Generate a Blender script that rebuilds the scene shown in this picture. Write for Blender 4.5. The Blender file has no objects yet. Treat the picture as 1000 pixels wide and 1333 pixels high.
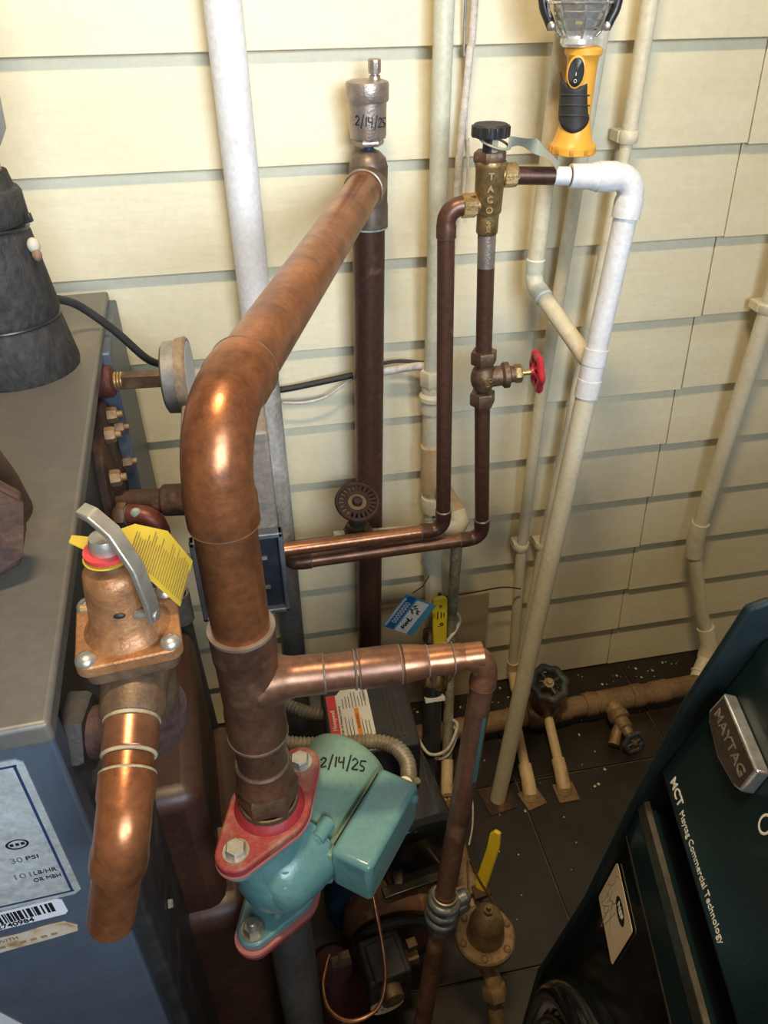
import bpy, bmesh, math, random
from mathutils import Vector as V, Matrix as Mx
random.seed(7)
S = bpy.context.scene
C = S.collection

# ---------------------------------------------------------------- camera, light, exposure
cam = bpy.data.cameras.new('camera'); camo = bpy.data.objects.new('camera', cam); C.objects.link(camo)
PITCH, YAW, ROLL = math.radians(35.529), math.radians(10.535), math.radians(-0.625)
fw = V((math.sin(YAW)*math.cos(PITCH), math.cos(YAW)*math.cos(PITCH), -math.sin(PITCH)))
rt0 = V((math.cos(YAW), -math.sin(YAW), 0)); up0 = rt0.cross(fw)
rt = rt0*math.cos(ROLL)+up0*math.sin(ROLL); up = up0*math.cos(ROLL)-rt0*math.sin(ROLL)
camo.matrix_world = Mx(((rt.x, up.x, -fw.x, 0), (rt.y, up.y, -fw.y, -1.3), (rt.z, up.z, -fw.z, 1.535), (0, 0, 0, 1)))
cam.sensor_fit = 'VERTICAL'; cam.sensor_height = 32.0; cam.lens = 997.9/1333*32.0
cam.clip_start = 0.02
S.camera = camo
S.view_settings.view_transform = 'Standard'; S.view_settings.look = 'None'
S.view_settings.gamma = 1; S.view_settings.use_curve_mapping = False
S.view_settings.exposure = 0.0
w = bpy.data.worlds.new('room_ambient'); S.world = w; w.use_nodes = True
w.node_tree.nodes['Background'].inputs[0].default_value = (0.95, 0.82, 0.62, 1)
w.node_tree.nodes['Background'].inputs[1].default_value = 0.19
def area(name, loc, target, size, sizey, power, col):
    l = bpy.data.lights.new(name, 'AREA'); l.shape = 'RECTANGLE'; l.size = size; l.size_y = sizey
    l.energy = power; l.color = col
    o = bpy.data.objects.new(name, l); C.objects.link(o); o.location = loc
    o.rotation_euler = (V(target)-V(loc)).to_track_quat('-Z', 'Y').to_euler()
    return o
area('ceiling_lamp_light', (0.0, -0.98, 2.85), (0.15, -0.25, 0.6), 0.36, 0.12, 30, (1.0, 0.77, 0.47))
win = area('window_light', (0.40, -2.35, 1.95), (-0.15, 0, 1.60), 1.0, 0.9, 16.5, (0.70, 0.84, 1.0))
win.data.spread = math.radians(80)

# ---------------------------------------------------------------- materials
MATS = {}
def mat(name, c1, c2=None, rough=0.5, metal=0.0, scale=30, bump=0.0, bscale=None, stretch=None, contrast=(0.35, 0.65), c3=None, s3=8, t3=(0.58, 0.68), rvar=0.0, coat=0.0, emit=None, alpha=None, spec=None, fine=None, famp=0.0):
    if fine is None and (metal > 0.05 or 'paint' in name or 'iron' in name or 'jacket' in name or 'dirty' in name or 'tile' in name or 'pipe' in name): fine, famp = 120, (0.12 if 'paint' in name or 'jacket' in name else 0.28)
    if name in MATS: return MATS[name]
    m = bpy.data.materials.new(name); m.use_nodes = True; nt = m.node_tree; n = nt.nodes; L = nt.links
    b = n['Principled BSDF']
    b.inputs['Roughness'].default_value = rough; b.inputs['Metallic'].default_value = metal
    b.inputs['Coat Weight'].default_value = coat; b.inputs['Coat Roughness'].default_value = 0.1
    if spec is not None: b.inputs['Specular IOR Level'].default_value = spec
    def c4(c): return (c[0], c[1], c[2], 1)
    tc = n.new('ShaderNodeTexCoord'); mp = n.new('ShaderNodeMapping'); L.new(tc.outputs['Object'], mp.inputs[0])
    if stretch: mp.inputs['Scale'].default_value = stretch
    nz = n.new('ShaderNodeTexNoise'); nz.inputs['Scale'].default_value = scale; nz.inputs['Detail'].default_value = 6
    L.new(mp.outputs[0], nz.inputs['Vector'])
    if c2 is None: c2 = tuple(x*0.85 for x in c1)
    cr = n.new('ShaderNodeValToRGB'); cr.color_ramp.elements[0].position = contrast[0]; cr.color_ramp.elements[1].position = contrast[1]
    cr.color_ramp.elements[0].color = c4(c1); cr.color_ramp.elements[1].color = c4(c2)
    L.new(nz.outputs['Fac'], cr.inputs[0]); col = cr.outputs[0]
    if c3 is not None:
        n3 = n.new('ShaderNodeTexNoise'); n3.inputs['Scale'].default_value = s3; n3.inputs['Detail'].default_value = 5
        L.new(tc.outputs['Object'], n3.inputs['Vector'])
        r3 = n.new('ShaderNodeValToRGB'); r3.color_ramp.elements[0].position = t3[0]; r3.color_ramp.elements[1].position = t3[1]
        L.new(n3.outputs['Fac'], r3.inputs[0])
        mx = n.new('ShaderNodeMixRGB'); L.new(r3.outputs[0], mx.inputs[0]); L.new(col, mx.inputs[1]); mx.inputs[2].default_value = c4(c3)
        col = mx.outputs[0]
    if fine:
        n4 = n.new('ShaderNodeTexNoise'); n4.inputs['Scale'].default_value = fine; n4.inputs['Detail'].default_value = 8; n4.inputs['Roughness'].default_value = 0.7
        L.new(tc.outputs['Object'], n4.inputs['Vector'])
        m4 = n.new('ShaderNodeMapRange'); m4.inputs['From Min'].default_value = 0.32; m4.inputs['From Max'].default_value = 0.68
        m4.inputs['To Min'].default_value = 1-famp; m4.inputs['To Max'].default_value = 1+famp*0.8
        L.new(n4.outputs['Fac'], m4.inputs['Value'])
        vm_ = n.new('ShaderNodeVectorMath'); vm_.operation = 'SCALE'; L.new(col, vm_.inputs[0]); L.new(m4.outputs[0], vm_.inputs['Scale'])
        col = vm_.outputs[0]
    L.new(col, b.inputs['Base Color'])
    if rvar:
        mr = n.new('ShaderNodeMapRange'); mr.inputs['To Min'].default_value = rough-rvar; mr.inputs['To Max'].default_value = rough+rvar
        L.new(nz.outputs['Fac'], mr.inputs['Value']); L.new(mr.outputs[0], b.inputs['Roughness'])
    if bump:
        nb = n.new('ShaderNodeTexNoise'); nb.inputs['Scale'].default_value = bscale or scale*4; nb.inputs['Detail'].default_value = 5
        L.new(mp.outputs[0], nb.inputs['Vector'])
        bp = n.new('ShaderNodeBump'); bp.inputs['Strength'].default_value = bump; bp.inputs['Distance'].default_value = 0.002
        L.new(nb.outputs['Fac'], bp.inputs['Height']); L.new(bp.outputs[0], b.inputs['Normal'])
    if emit:
        b.inputs['Emission Color'].default_value = c4(emit[0]); b.inputs['Emission Strength'].default_value = emit[1]
    if alpha is not None:
        b.inputs['Transmission Weight'].default_value = alpha; b.inputs['IOR'].default_value = 1.3
    MATS[name] = m; return m

board = mat('cream_board_paint', (0.74, 0.67, 0.48), (0.69, 0.61, 0.41), 0.5, 0, 2.2, 0.32, 20, (1, 5, 5), c3=(0.64, 0.56, 0.38), s3=3.5, t3=(0.58, 0.80), fine=70, famp=0.05)
sheath = mat('dark_gap', (0.16, 0.13, 0.09), None, 0.9)
tile_m = mat('dark_floor_tile', (0.028, 0.020, 0.013), (0.013, 0.0095, 0.007), 0.42, 0, 9, 0.35, 24, c3=(0.065, 0.040, 0.022), s3=5, t3=(0.58, 0.8), rvar=0.15)
grout = mat('floor_grout', (0.12, 0.09, 0.055), (0.07, 0.05, 0.03), 0.9, 0, 20)
copper = mat('aged_copper', (0.38, 0.142, 0.054), (0.235, 0.085, 0.036), 0.32, 0.66, 22, 0.12, 90, c3=(0.15, 0.064, 0.034), s3=26, t3=(0.57, 0.70), rvar=0.10)
copper_d = mat('dark_copper', (0.155, 0.072, 0.046), (0.088, 0.041, 0.029), 0.38, 0.5, 14, 0.08, 80, (1, 1, 0.15), c3=(0.24, 0.125, 0.085), s3=22, t3=(0.62, 0.72), rvar=0.1)
copper_b = mat('bright_copper', (0.44, 0.205, 0.105), (0.29, 0.125, 0.064), 0.3, 0.75, 14, 0.08, 60, c3=(0.22, 0.10, 0.055), s3=18, t3=(0.58, 0.72), rvar=0.1)
copper_g = mat('grimy_copper', (0.25, 0.120, 0.068), (0.13, 0.062, 0.038), 0.36, 0.6, 18, 0.14, 70, c3=(0.36, 0.19, 0.12), s3=22, t3=(0.60, 0.72), rvar=0.1)
solder = mat('solder_silver', (0.36, 0.29, 0.23), (0.24, 0.17, 0.12), 0.45, 0.6, 60, 0.2)
verdigris = mat('verdigris_solder', (0.24, 0.36, 0.32), (0.38, 0.42, 0.35), 0.7, 0.1, 60, 0.3)
tape = mat('thread_sealant', (0.40, 0.32, 0.19), (0.25, 0.19, 0.12), 0.6, 0.0, 70, 0.3)
bronze = mat('bronze_casting', (0.42, 0.205, 0.088), (0.30, 0.135, 0.055), 0.45, 0.45, 40, 0.35, 220, c3=(0.22, 0.11, 0.06), s3=20)
brass = mat('brass_casting', (0.36, 0.245, 0.105), (0.24, 0.155, 0.060), 0.42, 0.6, 50, 0.35, 260, c3=(0.16, 0.10, 0.045), s3=25)
brass_l = mat('polished_brass', (0.62, 0.42, 0.19), (0.42, 0.27, 0.11), 0.35, 0.7, 50, 0.2)
brass_d = mat('dark_valve_bronze', (0.20, 0.125, 0.070), (0.11, 0.065, 0.038), 0.48, 0.5, 50, 0.3, 200)
dusty = mat('dusty_brass', (0.34, 0.22, 0.11), (0.22, 0.135, 0.065), 0.55, 0.35, 40, 0.35, 200)
nickel = mat('dull_nickel', (0.50, 0.42, 0.36), (0.38, 0.31, 0.26), 0.38, 0.75, 60, 0.3, 300)
steel = mat('zinc_steel', (0.64, 0.60, 0.50), (0.44, 0.41, 0.35), 0.35, 0.8, 60, 0.15)
chrome = mat('chrome', (0.80, 0.79, 0.77), (0.72, 0.71, 0.69), 0.12, 0.8, 20)
gauge_g = mat('grey_gauge_metal', (0.36, 0.34, 0.32), (0.27, 0.25, 0.235), 0.5, 0.5, 30, 0.1)
gauge_t = mat('tan_gauge_rim', (0.42, 0.31, 0.22), (0.33, 0.24, 0.16), 0.5, 0.4, 40, 0.1)
white_p = mat('white_pipe_paint', (0.80, 0.785, 0.78), (0.74, 0.72, 0.70), 0.42, 0, 18, 0.3, 120, c3=(0.60, 0.55, 0.46), s3=22, t3=(0.66, 0.78))
cream_p = mat('cream_pipe_paint', (0.72, 0.65, 0.48), (0.66, 0.58, 0.40), 0.45, 0, 14, 0.25, 90, c3=(0.50, 0.43, 0.29), s3=16, t3=(0.62, 0.78))
pale_p = mat('pale_green_pipe_paint', (0.64, 0.63, 0.49), (0.56, 0.54, 0.40), 0.45, 0, 14, 0.25, 90, c3=(0.42, 0.44, 0.33), s3=20, t3=(0.60, 0.75))
yell_p = mat('yellowed_pipe_paint', (0.66, 0.48, 0.27), (0.52, 0.35, 0.17), 0.5, 0, 18, 0.3, 90, c3=(0.38, 0.24, 0.11), s3=20)
dirty_p = mat('dirty_brown_pipe', (0.26, 0.165, 0.085), (0.17, 0.10, 0.05), 0.75, 0.05, 18, 0.4, 120, c3=(0.32, 0.12, 0.05), s3=12)
smoke_p = mat('smoke_stained_pipe', (0.50, 0.47, 0.42), (0.24, 0.22, 0.20), 0.5, 0, 24, 0.2, 60, (1, 1, 0.4), c3=(0.56, 0.53, 0.48), s3=20, t3=(0.55, 0.7))
black_pl = mat('black_plastic', (0.018, 0.018, 0.018), (0.028, 0.027, 0.026), 0.35, 0, 30)
black_rub = mat('black_rubber', (0.022, 0.020, 0.019), (0.035, 0.032, 0.03), 0.6, 0, 30, 0.2)
black_ir = mat('black_iron', (0.055, 0.050, 0.047), (0.030, 0.027, 0.025), 0.55, 0.25, 30, 0.4, 120, c3=(0.11, 0.085, 0.07), s3=18)
grey_ir = mat('grey_iron_pipe', (0.20, 0.185, 0.17), (0.10, 0.092, 0.085), 0.5, 0.35, 14, 0.25, 50, (1, 1, 0.3), c3=(0.22, 0.20, 0.185), s3=16)
insul = mat('black_foam_insulation', (0.042, 0.038, 0.036), (0.020, 0.018, 0.017), 0.72, 0, 90, 1.0, 170, (1, 1, 0.6))
rust = mat('rusty_iron', (0.085, 0.042, 0.026), (0.045, 0.023, 0.016), 0.7, 0.2, 18, 0.6, 130, c3=(0.16, 0.075, 0.035), s3=14)
rustred = mat('red_rust', (0.15, 0.038, 0.026), (0.085, 0.022, 0.016), 0.7, 0.1, 40, 0.8, 250)
ironbrown = mat('brown_enamel_iron', (0.070, 0.030, 0.018), (0.036, 0.015, 0.010), 0.42, 0.1, 6, 0.25, 60, c3=(0.13, 0.055, 0.022), s3=5, t3=(0.55, 0.75), rvar=0.12)
jack_top = mat('grey_jacket_top', (0.135, 0.128, 0.115), (0.115, 0.108, 0.095), 0.42, 0.1, 5, 0.05, 80, c3=(0.185, 0.160, 0.120), s3=6, t3=(0.58, 0.75), rvar=0.08)
jack_bl = mat('blue_grey_jacket', (0.088, 0.110, 0.145), (0.078, 0.098, 0.128), 0.45, 0.1, 30, 0.04, 200)
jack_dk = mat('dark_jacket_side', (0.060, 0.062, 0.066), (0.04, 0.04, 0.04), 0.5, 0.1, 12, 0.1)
teal = mat('teal_pump_paint', (0.165, 0.350, 0.340), (0.130, 0.295, 0.290), 0.3, 0, 22, 0.6, 70, coat=0.3)
seag = mat('sea_green_motor_paint', (0.215, 0.345, 0.255), (0.190, 0.310, 0.240), 0.42, 0, 12, 0.08, 90)
redp = mat('red_flange_paint', (0.42, 0.045, 0.048), (0.32, 0.060, 0.042), 0.5, 0, 30, 0.5, 150, c3=(0.36, 0.17, 0.11), s3=34, t3=(0.50, 0.66), fine=160, famp=0.25)
redw = mat('red_wheel_paint', (0.55, 0.030, 0.050), (0.45, 0.022, 0.038), 0.35, 0, 30, 0.15)
pinkp = mat('pink_gasket', (0.62, 0.22, 0.19), (0.50, 0.15, 0.13), 0.6, 0, 40)
greyal = mat('grey_control_cover', (0.26, 0.215, 0.170), (0.23, 0.185, 0.145), 0.5, 0.1, 20, 0.1)
bluebox = mat('dark_blue_control', (0.014, 0.017, 0.026), (0.022, 0.026, 0.036), 0.45, 0.1, 40, 0.3)
greyrim = mat('grey_frame_metal', (0.16, 0.16, 0.175), (0.12, 0.12, 0.13), 0.4, 0.4, 30)
orange = mat('amber_plastic', (0.85, 0.42, 0.055), (0.80, 0.38, 0.045), 0.4, 0, 20, 0.03)
yellow = mat('yellow_vinyl', (0.78, 0.58, 0.03), (0.70, 0.50, 0.02), 0.4, 0, 30, 0.1, c3=(0.5, 0.36, 0.05), s3=30, t3=(0.66, 0.78))
yellowtag = mat('yellow_tag', (0.52, 0.36, 0.03), (0.46, 0.31, 0.028), 0.6, 0, 30)
washer_g = mat('dark_green_panel', (0.004, 0.015, 0.016), (0.003, 0.011, 0.012), 0.30, 0, 8, 0.12, 300, coat=0.2)
washer_k = mat('gloss_black', (0.006, 0.007, 0.008), (0.009, 0.010, 0.012), 0.12, 0, 8, coat=0.4)
washer_t = mat('teal_black_trim', (0.008, 0.024, 0.027), (0.006, 0.018, 0.020), 0.2, 0, 8)
washer_s = mat('grey_green_shell', (0.008, 0.016, 0.017), (0.006, 0.012, 0.013), 0.55, 0, 30, 0.15, 300, spec=0.3)
goldtrim = mat('smoked_chrome_trim', (0.10, 0.088, 0.068), (0.07, 0.062, 0.05), 0.3, 0.8, 20)
badge_d = mat('badge_brown', (0.10, 0.075, 0.06), (0.08, 0.06, 0.05), 0.4, 0.6, 40)
paper = mat('white_paper', (0.72, 0.72, 0.74), (0.66, 0.66, 0.68), 0.6, 0, 12, c3=(0.52, 0.49, 0.42), s3=30, t3=(0.6, 0.8))
plate_m = mat('rating_plate_metal', (0.52, 0.54, 0.53), (0.44, 0.45, 0.43), 0.45, 0.2, 20, c3=(0.34, 0.31, 0.24), s3=35, t3=(0.62, 0.75))
navy = mat('navy_print', (0.020, 0.045, 0.110), None, 0.5)
ink = mat('black_ink', (0.010, 0.010, 0.012), None, 0.5)
greyink = mat('grey_ink', (0.16, 0.16, 0.15), None, 0.6)
brownpaper = mat('torn_brown_sticker', (0.60, 0.50, 0.38), (0.50, 0.36, 0.22), 0.7, 0, 60, c3=(0.36, 0.22, 0.10), s3=60)
redprint = mat('red_print', (0.62, 0.05, 0.05), None, 0.5)
orangeprint = mat('orange_print', (0.85, 0.25, 0.03), None, 0.5)
cream_print = mat('cream_print', (0.80, 0.78, 0.70), None, 0.5)
label_w = mat('white_label', (0.72, 0.68, 0.60), (0.66, 0.62, 0.54), 0.5, 0, 20)
bluecard = mat('blue_card', (0.06, 0.26, 0.42), (0.05, 0.22, 0.36), 0.4, 0, 10)
bluecard_d = mat('dark_blue_card', (0.01, 0.10, 0.30), None, 0.4)
cardw = mat('white_card', (0.62, 0.64, 0.66), None, 0.4)
sticker = mat('beige_sticker', (0.66, 0.53, 0.37), (0.60, 0.47, 0.32), 0.5, 0, 20)
wood = mat('beige_board', (0.46, 0.36, 0.22), (0.40, 0.30, 0.17), 0.7, 0, 8, 0.2)
cablew = mat('dirty_white_cable', (0.66, 0.60, 0.53), (0.52, 0.45, 0.38), 0.6, 0, 40, 0.3)
bluew = mat('blue_grey_wheel', (0.045, 0.075, 0.095), (0.07, 0.06, 0.05), 0.5, 0.2, 60, 0.4, c3=(0.14, 0.10, 0.06), s3=40)
bluebody = mat('dark_blue_burner', (0.020, 0.060, 0.105), (0.014, 0.040, 0.070), 0.4, 0.1, 14, 0.1)
conduit_m = mat('galvanised_conduit', (0.52, 0.46, 0.36), (0.40, 0.34, 0.25), 0.4, 0.5, 30, 0.1)
darkred = mat('maroon_paint', (0.080, 0.018, 0.018), (0.055, 0.012, 0.013), 0.5, 0.05, 20, 0.3, 120)
tagclear = mat('pale_ribbon_tag', (0.40, 0.35, 0.27), (0.28, 0.32, 0.24), 0.5, 0, 30)
glass = mat('lamp_glass', (0.95, 0.95, 0.95), (0.92, 0.92, 0.92), 0.05, 0, 20, alpha=0.96)
chrome_s = mat('satin_reflector', (0.80, 0.79, 0.76), (0.74, 0.73, 0.70), 0.25, 0.55, 20)
led = mat('led_strip', (0.75, 0.70, 0.25), (0.8, 0.72, 0.2), 0.4, 0, 20)
chip = mat('paint_chip', (0.60, 0.55, 0.45), (0.45, 0.38, 0.28), 0.7, 0, 20)
wirebrown = mat('brown_wire', (0.16, 0.10, 0.06), None, 0.6)
bluepaint = mat('blue_green_smear', (0.03, 0.085, 0.085), None, 0.6)

# ---------------------------------------------------------------- geometry helpers
ORG = {}
def tag(o, label, cat, group=None):
    o['label'] = label; o['category'] = cat
    if group: o['group'] = group
    return o
def thing(name, label, cat, loc, group=None):
    o = bpy.data.objects.new(name, None); C.objects.link(o); o.location = loc; o.empty_display_size = 0.03
    ORG[o] = V(loc); return tag(o, label, cat, group)
def frame(c, axis, hint=None):
    z = V(axis).normalized(); h = V(hint) if hint else (V((0, 0, 1)) if abs(z.z) < 0.9 else V((0, 1, 0)))
    x = h.cross(z)
    if x.length < 1e-6: x = V((1, 0, 0)).cross(z)
    x.normalize(); y = z.cross(x)
    c = V(c); return Mx(((x.x, y.x, z.x, c.x), (x.y, y.y, z.y, c.y), (x.z, y.z, z.z, c.z), (0, 0, 0, 1)))
def axes(c, x, y):
    x = V(x).normalized(); z = x.cross(V(y)).normalized(); y = z.cross(x); c = V(c)
    return Mx(((x.x, y.x, z.x, c.x), (x.y, y.y, z.y, c.y), (x.z, y.z, z.z, c.z), (0, 0, 0, 1)))
class MB:
    def __init__(s): s.v = []; s.f = []
    def add(s, vs, fs):
        k = len(s.v); s.v += [V(p) for p in vs]; s.f += [tuple(k+i for i in f) for f in fs]; return s
    def tube(s, pts, r, seg=20, caps=True):
        pts = [V(p) for p in pts]; n = len(pts)
        rs = list(r) if isinstance(r, (list, tuple)) else [r]*n
        t0 = (pts[1]-pts[0]).normalized()
        h = V((0, 0, 1)) if abs(t0.z) < 0.9 else V((0, 1, 0))
        nx = h.cross(t0).normalized(); vs = []
        for i, p in enumerate(pts):
            if i == 0: t = pts[1]-p
            elif i == n-1: t = p-pts[i-1]
            else: t = (pts[i+1]-p).normalized()+(p-pts[i-1]).normalized()
            t.normalize(); nx = (nx-t*nx.dot(t)).normalized(); ny = t.cross(nx)
            for j in range(seg):
                a = 2*math.pi*j/seg; vs.append(p+(nx*math.cos(a)+ny*math.sin(a))*rs[i])
        fs = []
        for i in range(n-1):
            for j in range(seg):
                a = i*seg+j; b = i*seg+(j+1) % seg; fs.append((a, b, b+seg, a+seg))
        if caps: fs.append(tuple(reversed(range(seg)))); fs.append(tuple(range((n-1)*seg, n*seg)))
        return s.add(vs, fs)
    def lathe(s, M, prof, seg=28, ph=0.0):
        vs = []; fs = []; n = len(prof)
        for (t, r) in prof:
            for j in range(seg):
                a = 2*math.pi*j/seg+ph; vs.append(M @ V((r*math.cos(a), r*math.sin(a), t)))
        for i in range(n-1):
            for j in range(seg):
                a = i*seg+j; b = i*seg+(j+1) % seg; fs.append((a, b, b+seg, a+seg))
        fs.append(tuple(reversed(range(seg)))); fs.append(tuple(range((n-1)*seg, n*seg)))
        return s.add(vs, fs)
    def box(s, M, sx, sy, sz):
        vs = [M @ V((x*sx/2, y*sy/2, z*sz/2)) for x in (-1, 1) for y in (-1, 1) for z in (-1, 1)]
        return s.add(vs, [(0, 1, 3, 2), (4, 6, 7, 5), (0, 4, 5, 1), (2, 3, 7, 6), (0, 2, 6, 4), (1, 5, 7, 3)])
    def prism(s, M, poly, z0, z1):
        n = len(poly); vs = [M @ V((x, y, z0)) for x, y in poly]+[M @ V((x, y, z1)) for x, y in poly]
        fs = [tuple(reversed(range(n))), tuple(range(n, 2*n))]+[(i, (i+1) % n, n+(i+1) % n, n+i) for i in range(n)]
        return s.add(vs, fs)
    def torus(s, M, R, r, seg=36, ms=10, sq=1.0):
        vs = []; fs = []
        for i in range(seg):
            a = 2*math.pi*i/seg; Ri = R(a) if callable(R) else R
            for j in range(ms):
                b = 2*math.pi*j/ms; q = Ri+r*math.cos(b)
                vs.append(M @ V((q*math.cos(a), q*math.sin(a), r*sq*math.sin(b))))
        for i in range(seg):
            for j in range(ms):
                i2 = (i+1) % seg; j2 = (j+1) % ms
                fs.append((i*ms+j, i2*ms+j, i2*ms+j2, i*ms+j2))
        return s.add(vs, fs)
    def sphere(s, c, r, sx=1, sy=1, sz=1, seg=24, rings=14, M=None):
        M = M or Mx.Translation(V(c)); vs = []; fs = []
        for i in range(rings+1):
            ph = math.pi*i/rings
            for j in range(seg):
                a = 2*math.pi*j/seg
                vs.append(M @ V((r*sx*math.sin(ph)*math.cos(a), r*sy*math.sin(ph)*math.sin(a), r*sz*math.cos(ph))))
        for i in range(rings):
            for j in range(seg):
                a = i*seg+j; b = i*seg+(j+1) % seg; fs.append((a, a+seg, b+seg, b))
        return s.add(vs, fs)
    def build(s, name, m, parent=None, bevel=0.0, sharp=38, sub=0, label=None, kind=None):
        o0 = ORG[parent] if parent else V((0, 0, 0))
        if parent is None and s.v:
            xs = [p.x for p in s.v]; ys = [p.y for p in s.v]; zs = [p.z for p in s.v]
            o0 = V(((min(xs)+max(xs))/2, (min(ys)+max(ys))/2, min(zs)))
        me = bpy.data.meshes.new(name); me.from_pydata([p-o0 for p in s.v], [], s.f)
        bm = bmesh.new(); bm.from_mesh(me); bmesh.ops.remove_doubles(bm, verts=bm.verts, dist=1e-7)
        bmesh.ops.recalc_face_normals(bm, faces=bm.faces); bm.to_mesh(me); bm.free()
        for p in me.polygons: p.use_smooth = True
        me.set_sharp_from_angle(angle=math.radians(sharp)); me.materials.append(m)
        o = bpy.data.objects.new(name, me); C.objects.link(o)
        if parent: o.parent = parent
        else: o.location = o0
        ORG[o] = o0
        if bevel:
            b = o.modifiers.new('bevel', 'BEVEL'); b.width = bevel; b.segments = 3; b.limit_method = 'ANGLE'; b.angle_limit = math.radians(35); b.harden_normals = False
        if sub:
            u = o.modifiers.new('subdivision', 'SUBSURF'); u.levels = sub; u.render_levels = sub
        if label: o['label'] = label
        if kind: o['kind'] = kind
        return o
def arc(p, a, b, R, n=10):
    p, a, b = V(p), V(a), V(b); d1 = (a-p).normalized(); d2 = (b-p).normalized()
    th = d1.angle(d2); t = R/math.tan(th/2); bis = (d1+d2).normalized(); c = p+bis*(R/math.sin(th/2))
    s, e = p+d1*t-c, p+d2*t-c; tot = s.angle(e); ax = s.cross(e).normalized()
    return [c+Mx.Rotation(tot*i/n, 3, ax) @ s for i in range(n+1)], t
def run(par, pts, r, m, R=None, em=None, sock=None, sm=None, fat=1.10, seg=22, ring=True, bare=(), mats=None):
    """pipes between the points of pts, an elbow fitting at each inner one"""
    pts = [V(p) for p in pts]; R = R or r*1.6; sock = r*1.1 if sock is None else sock; em = em or m
    cut = [0.0]*len(pts)
    for i in range(1, len(pts)-1):
        a, t = arc(pts[i], pts[i-1], pts[i+1], R); cut[i] = t
        if i in bare:
            MB().tube(a, r, seg).build('bend', m, par); continue
        d1 = (pts[i-1]-pts[i]).normalized(); d2 = (pts[i+1]-pts[i]).normalized()
        path = [a[0]+d1*sock, a[0]+d1*r*0.25]+a+[a[-1]+d2*r*0.25, a[-1]+d2*sock]
        f2 = r*(1+(fat-1)*0.55)
        e = MB().tube(path, [r*fat, r*fat]+[f2]*len(a)+[r*fat, r*fat], seg).build('elbow', em, par)
        if sm and ring:
            for q, d in ((path[0], d1), (path[-1], d2)):
                MB().tube([q-d*r*0.05, q+d*r*0.12], [r*fat*1.015, r*1.02], seg).build('solder_ring', sm, e)
    for i in range(len(pts)-1):
        d = (pts[i+1]-pts[i]).normalized()
        MB().tube([pts[i]+d*cut[i], pts[i+1]-d*cut[i+1]], r, seg).build('pipe', mats[i] if mats else m, par)
def collar(par, a, b, r, m, name='coupling', seg=24, sm=None, rings=True):
    a, b = V(a), V(b); d = (b-a).normalized()
    c = MB().tube([a, b], r, seg).build(name, m, par, bevel=r*0.06)
    if sm:
        for q, s in ((a, -1), (b, 1)):
            MB().tube([q-d*s*0.001, q+d*s*r*0.10], [r*1.01, r*0.93], seg).build('solder_ring', sm, c)
    return c
def smoothpath(pts, n=8):
    pts = [V(p) for p in pts]; out = []
    for i in range(len(pts)-1):
        p0 = pts[max(i-1, 0)]; p1 = pts[i]; p2 = pts[i+1]; p3 = pts[min(i+2, len(pts)-1)]
        for k in range(n):
            t = k/n
            out.append(0.5*((2*p1)+(p2-p0)*t+(2*p0-5*p1+4*p2-p3)*t*t+(3*p1-p0-3*p2+p3)*t**3))
    return out+[pts[-1]]
def hexa(M, r, t0, t1, ch=0.12):
    h = t1-t0; c = min(ch*r, h*0.3)
    return MB().lathe(M, [(t0, r*0.94), (t0+c, r), (t1-c, r), (t1, r*0.93)], 6)
def text(par, body, size, M, m, name='lettering', ext=0.0002, align='LEFT', bold=0.0, wmap=None, fit=None, shear=0.0):
    cu = bpy.data.curves.new('t', 'FONT'); cu.body = body; cu.size = 1.0; cu.extrude = ext/size; cu.offset = bold/size; cu.shear = shear
    cu.align_x = align; cu.align_y = 'CENTER'; cu.resolution_u = 3
    ob = bpy.data.objects.new('t', cu); C.objects.link(ob); bpy.context.view_layer.update()
    me = bpy.data.meshes.new_from_object(ob.evaluated_get(bpy.context.evaluated_depsgraph_get()))
    vs = [v.co*size for v in me.vertices]; fs = [tuple(p.vertices) for p in me.polygons]
    bpy.data.objects.remove(ob); bpy.data.curves.remove(cu); bpy.data.meshes.remove(me)
    if fit and vs:
        x0 = min(v.x for v in vs); x1 = max(v.x for v in vs); k = fit/(x1-x0)
        for v in vs: v.x *= k
    mb = MB(); mb.add([wmap(v) if wmap else M @ v for v in vs], fs)
    return mb.build(name, m, par)
DIG = {'2': [[(0, .75), (.25, 1), (.5, .75), (.3, .4), (0, 0), (.55, .05)]], '/': [[(.35, 1.25), (0, -.3)]],
       '1': [[(.2, 1), (.12, 0)]], '4': [[(.05, 1), (0, .5), (.45, .55)], [(.45, 1), (.38, -.1)]],
       '5': [[(.1, .9), (.05, .5), (.4, .4), (.4, .1), (.05, 0)], [(.1, .9), (.6, .95)]]}
def handwriting(par, body, h, wmap, m, r=0.0009, lab=None):
    mb = MB(); x = 0
    for ch in body:
        for st in DIG[ch]:
            p = smoothpath([wmap(x+a*h, b*h) for a, b in st], 4); mb.tube(p, r, 6)
        x += {'1': .42, '/': .48}.get(ch, .72)*h
    return mb.build('handwritten_date', m, par, label=lab)
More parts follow.
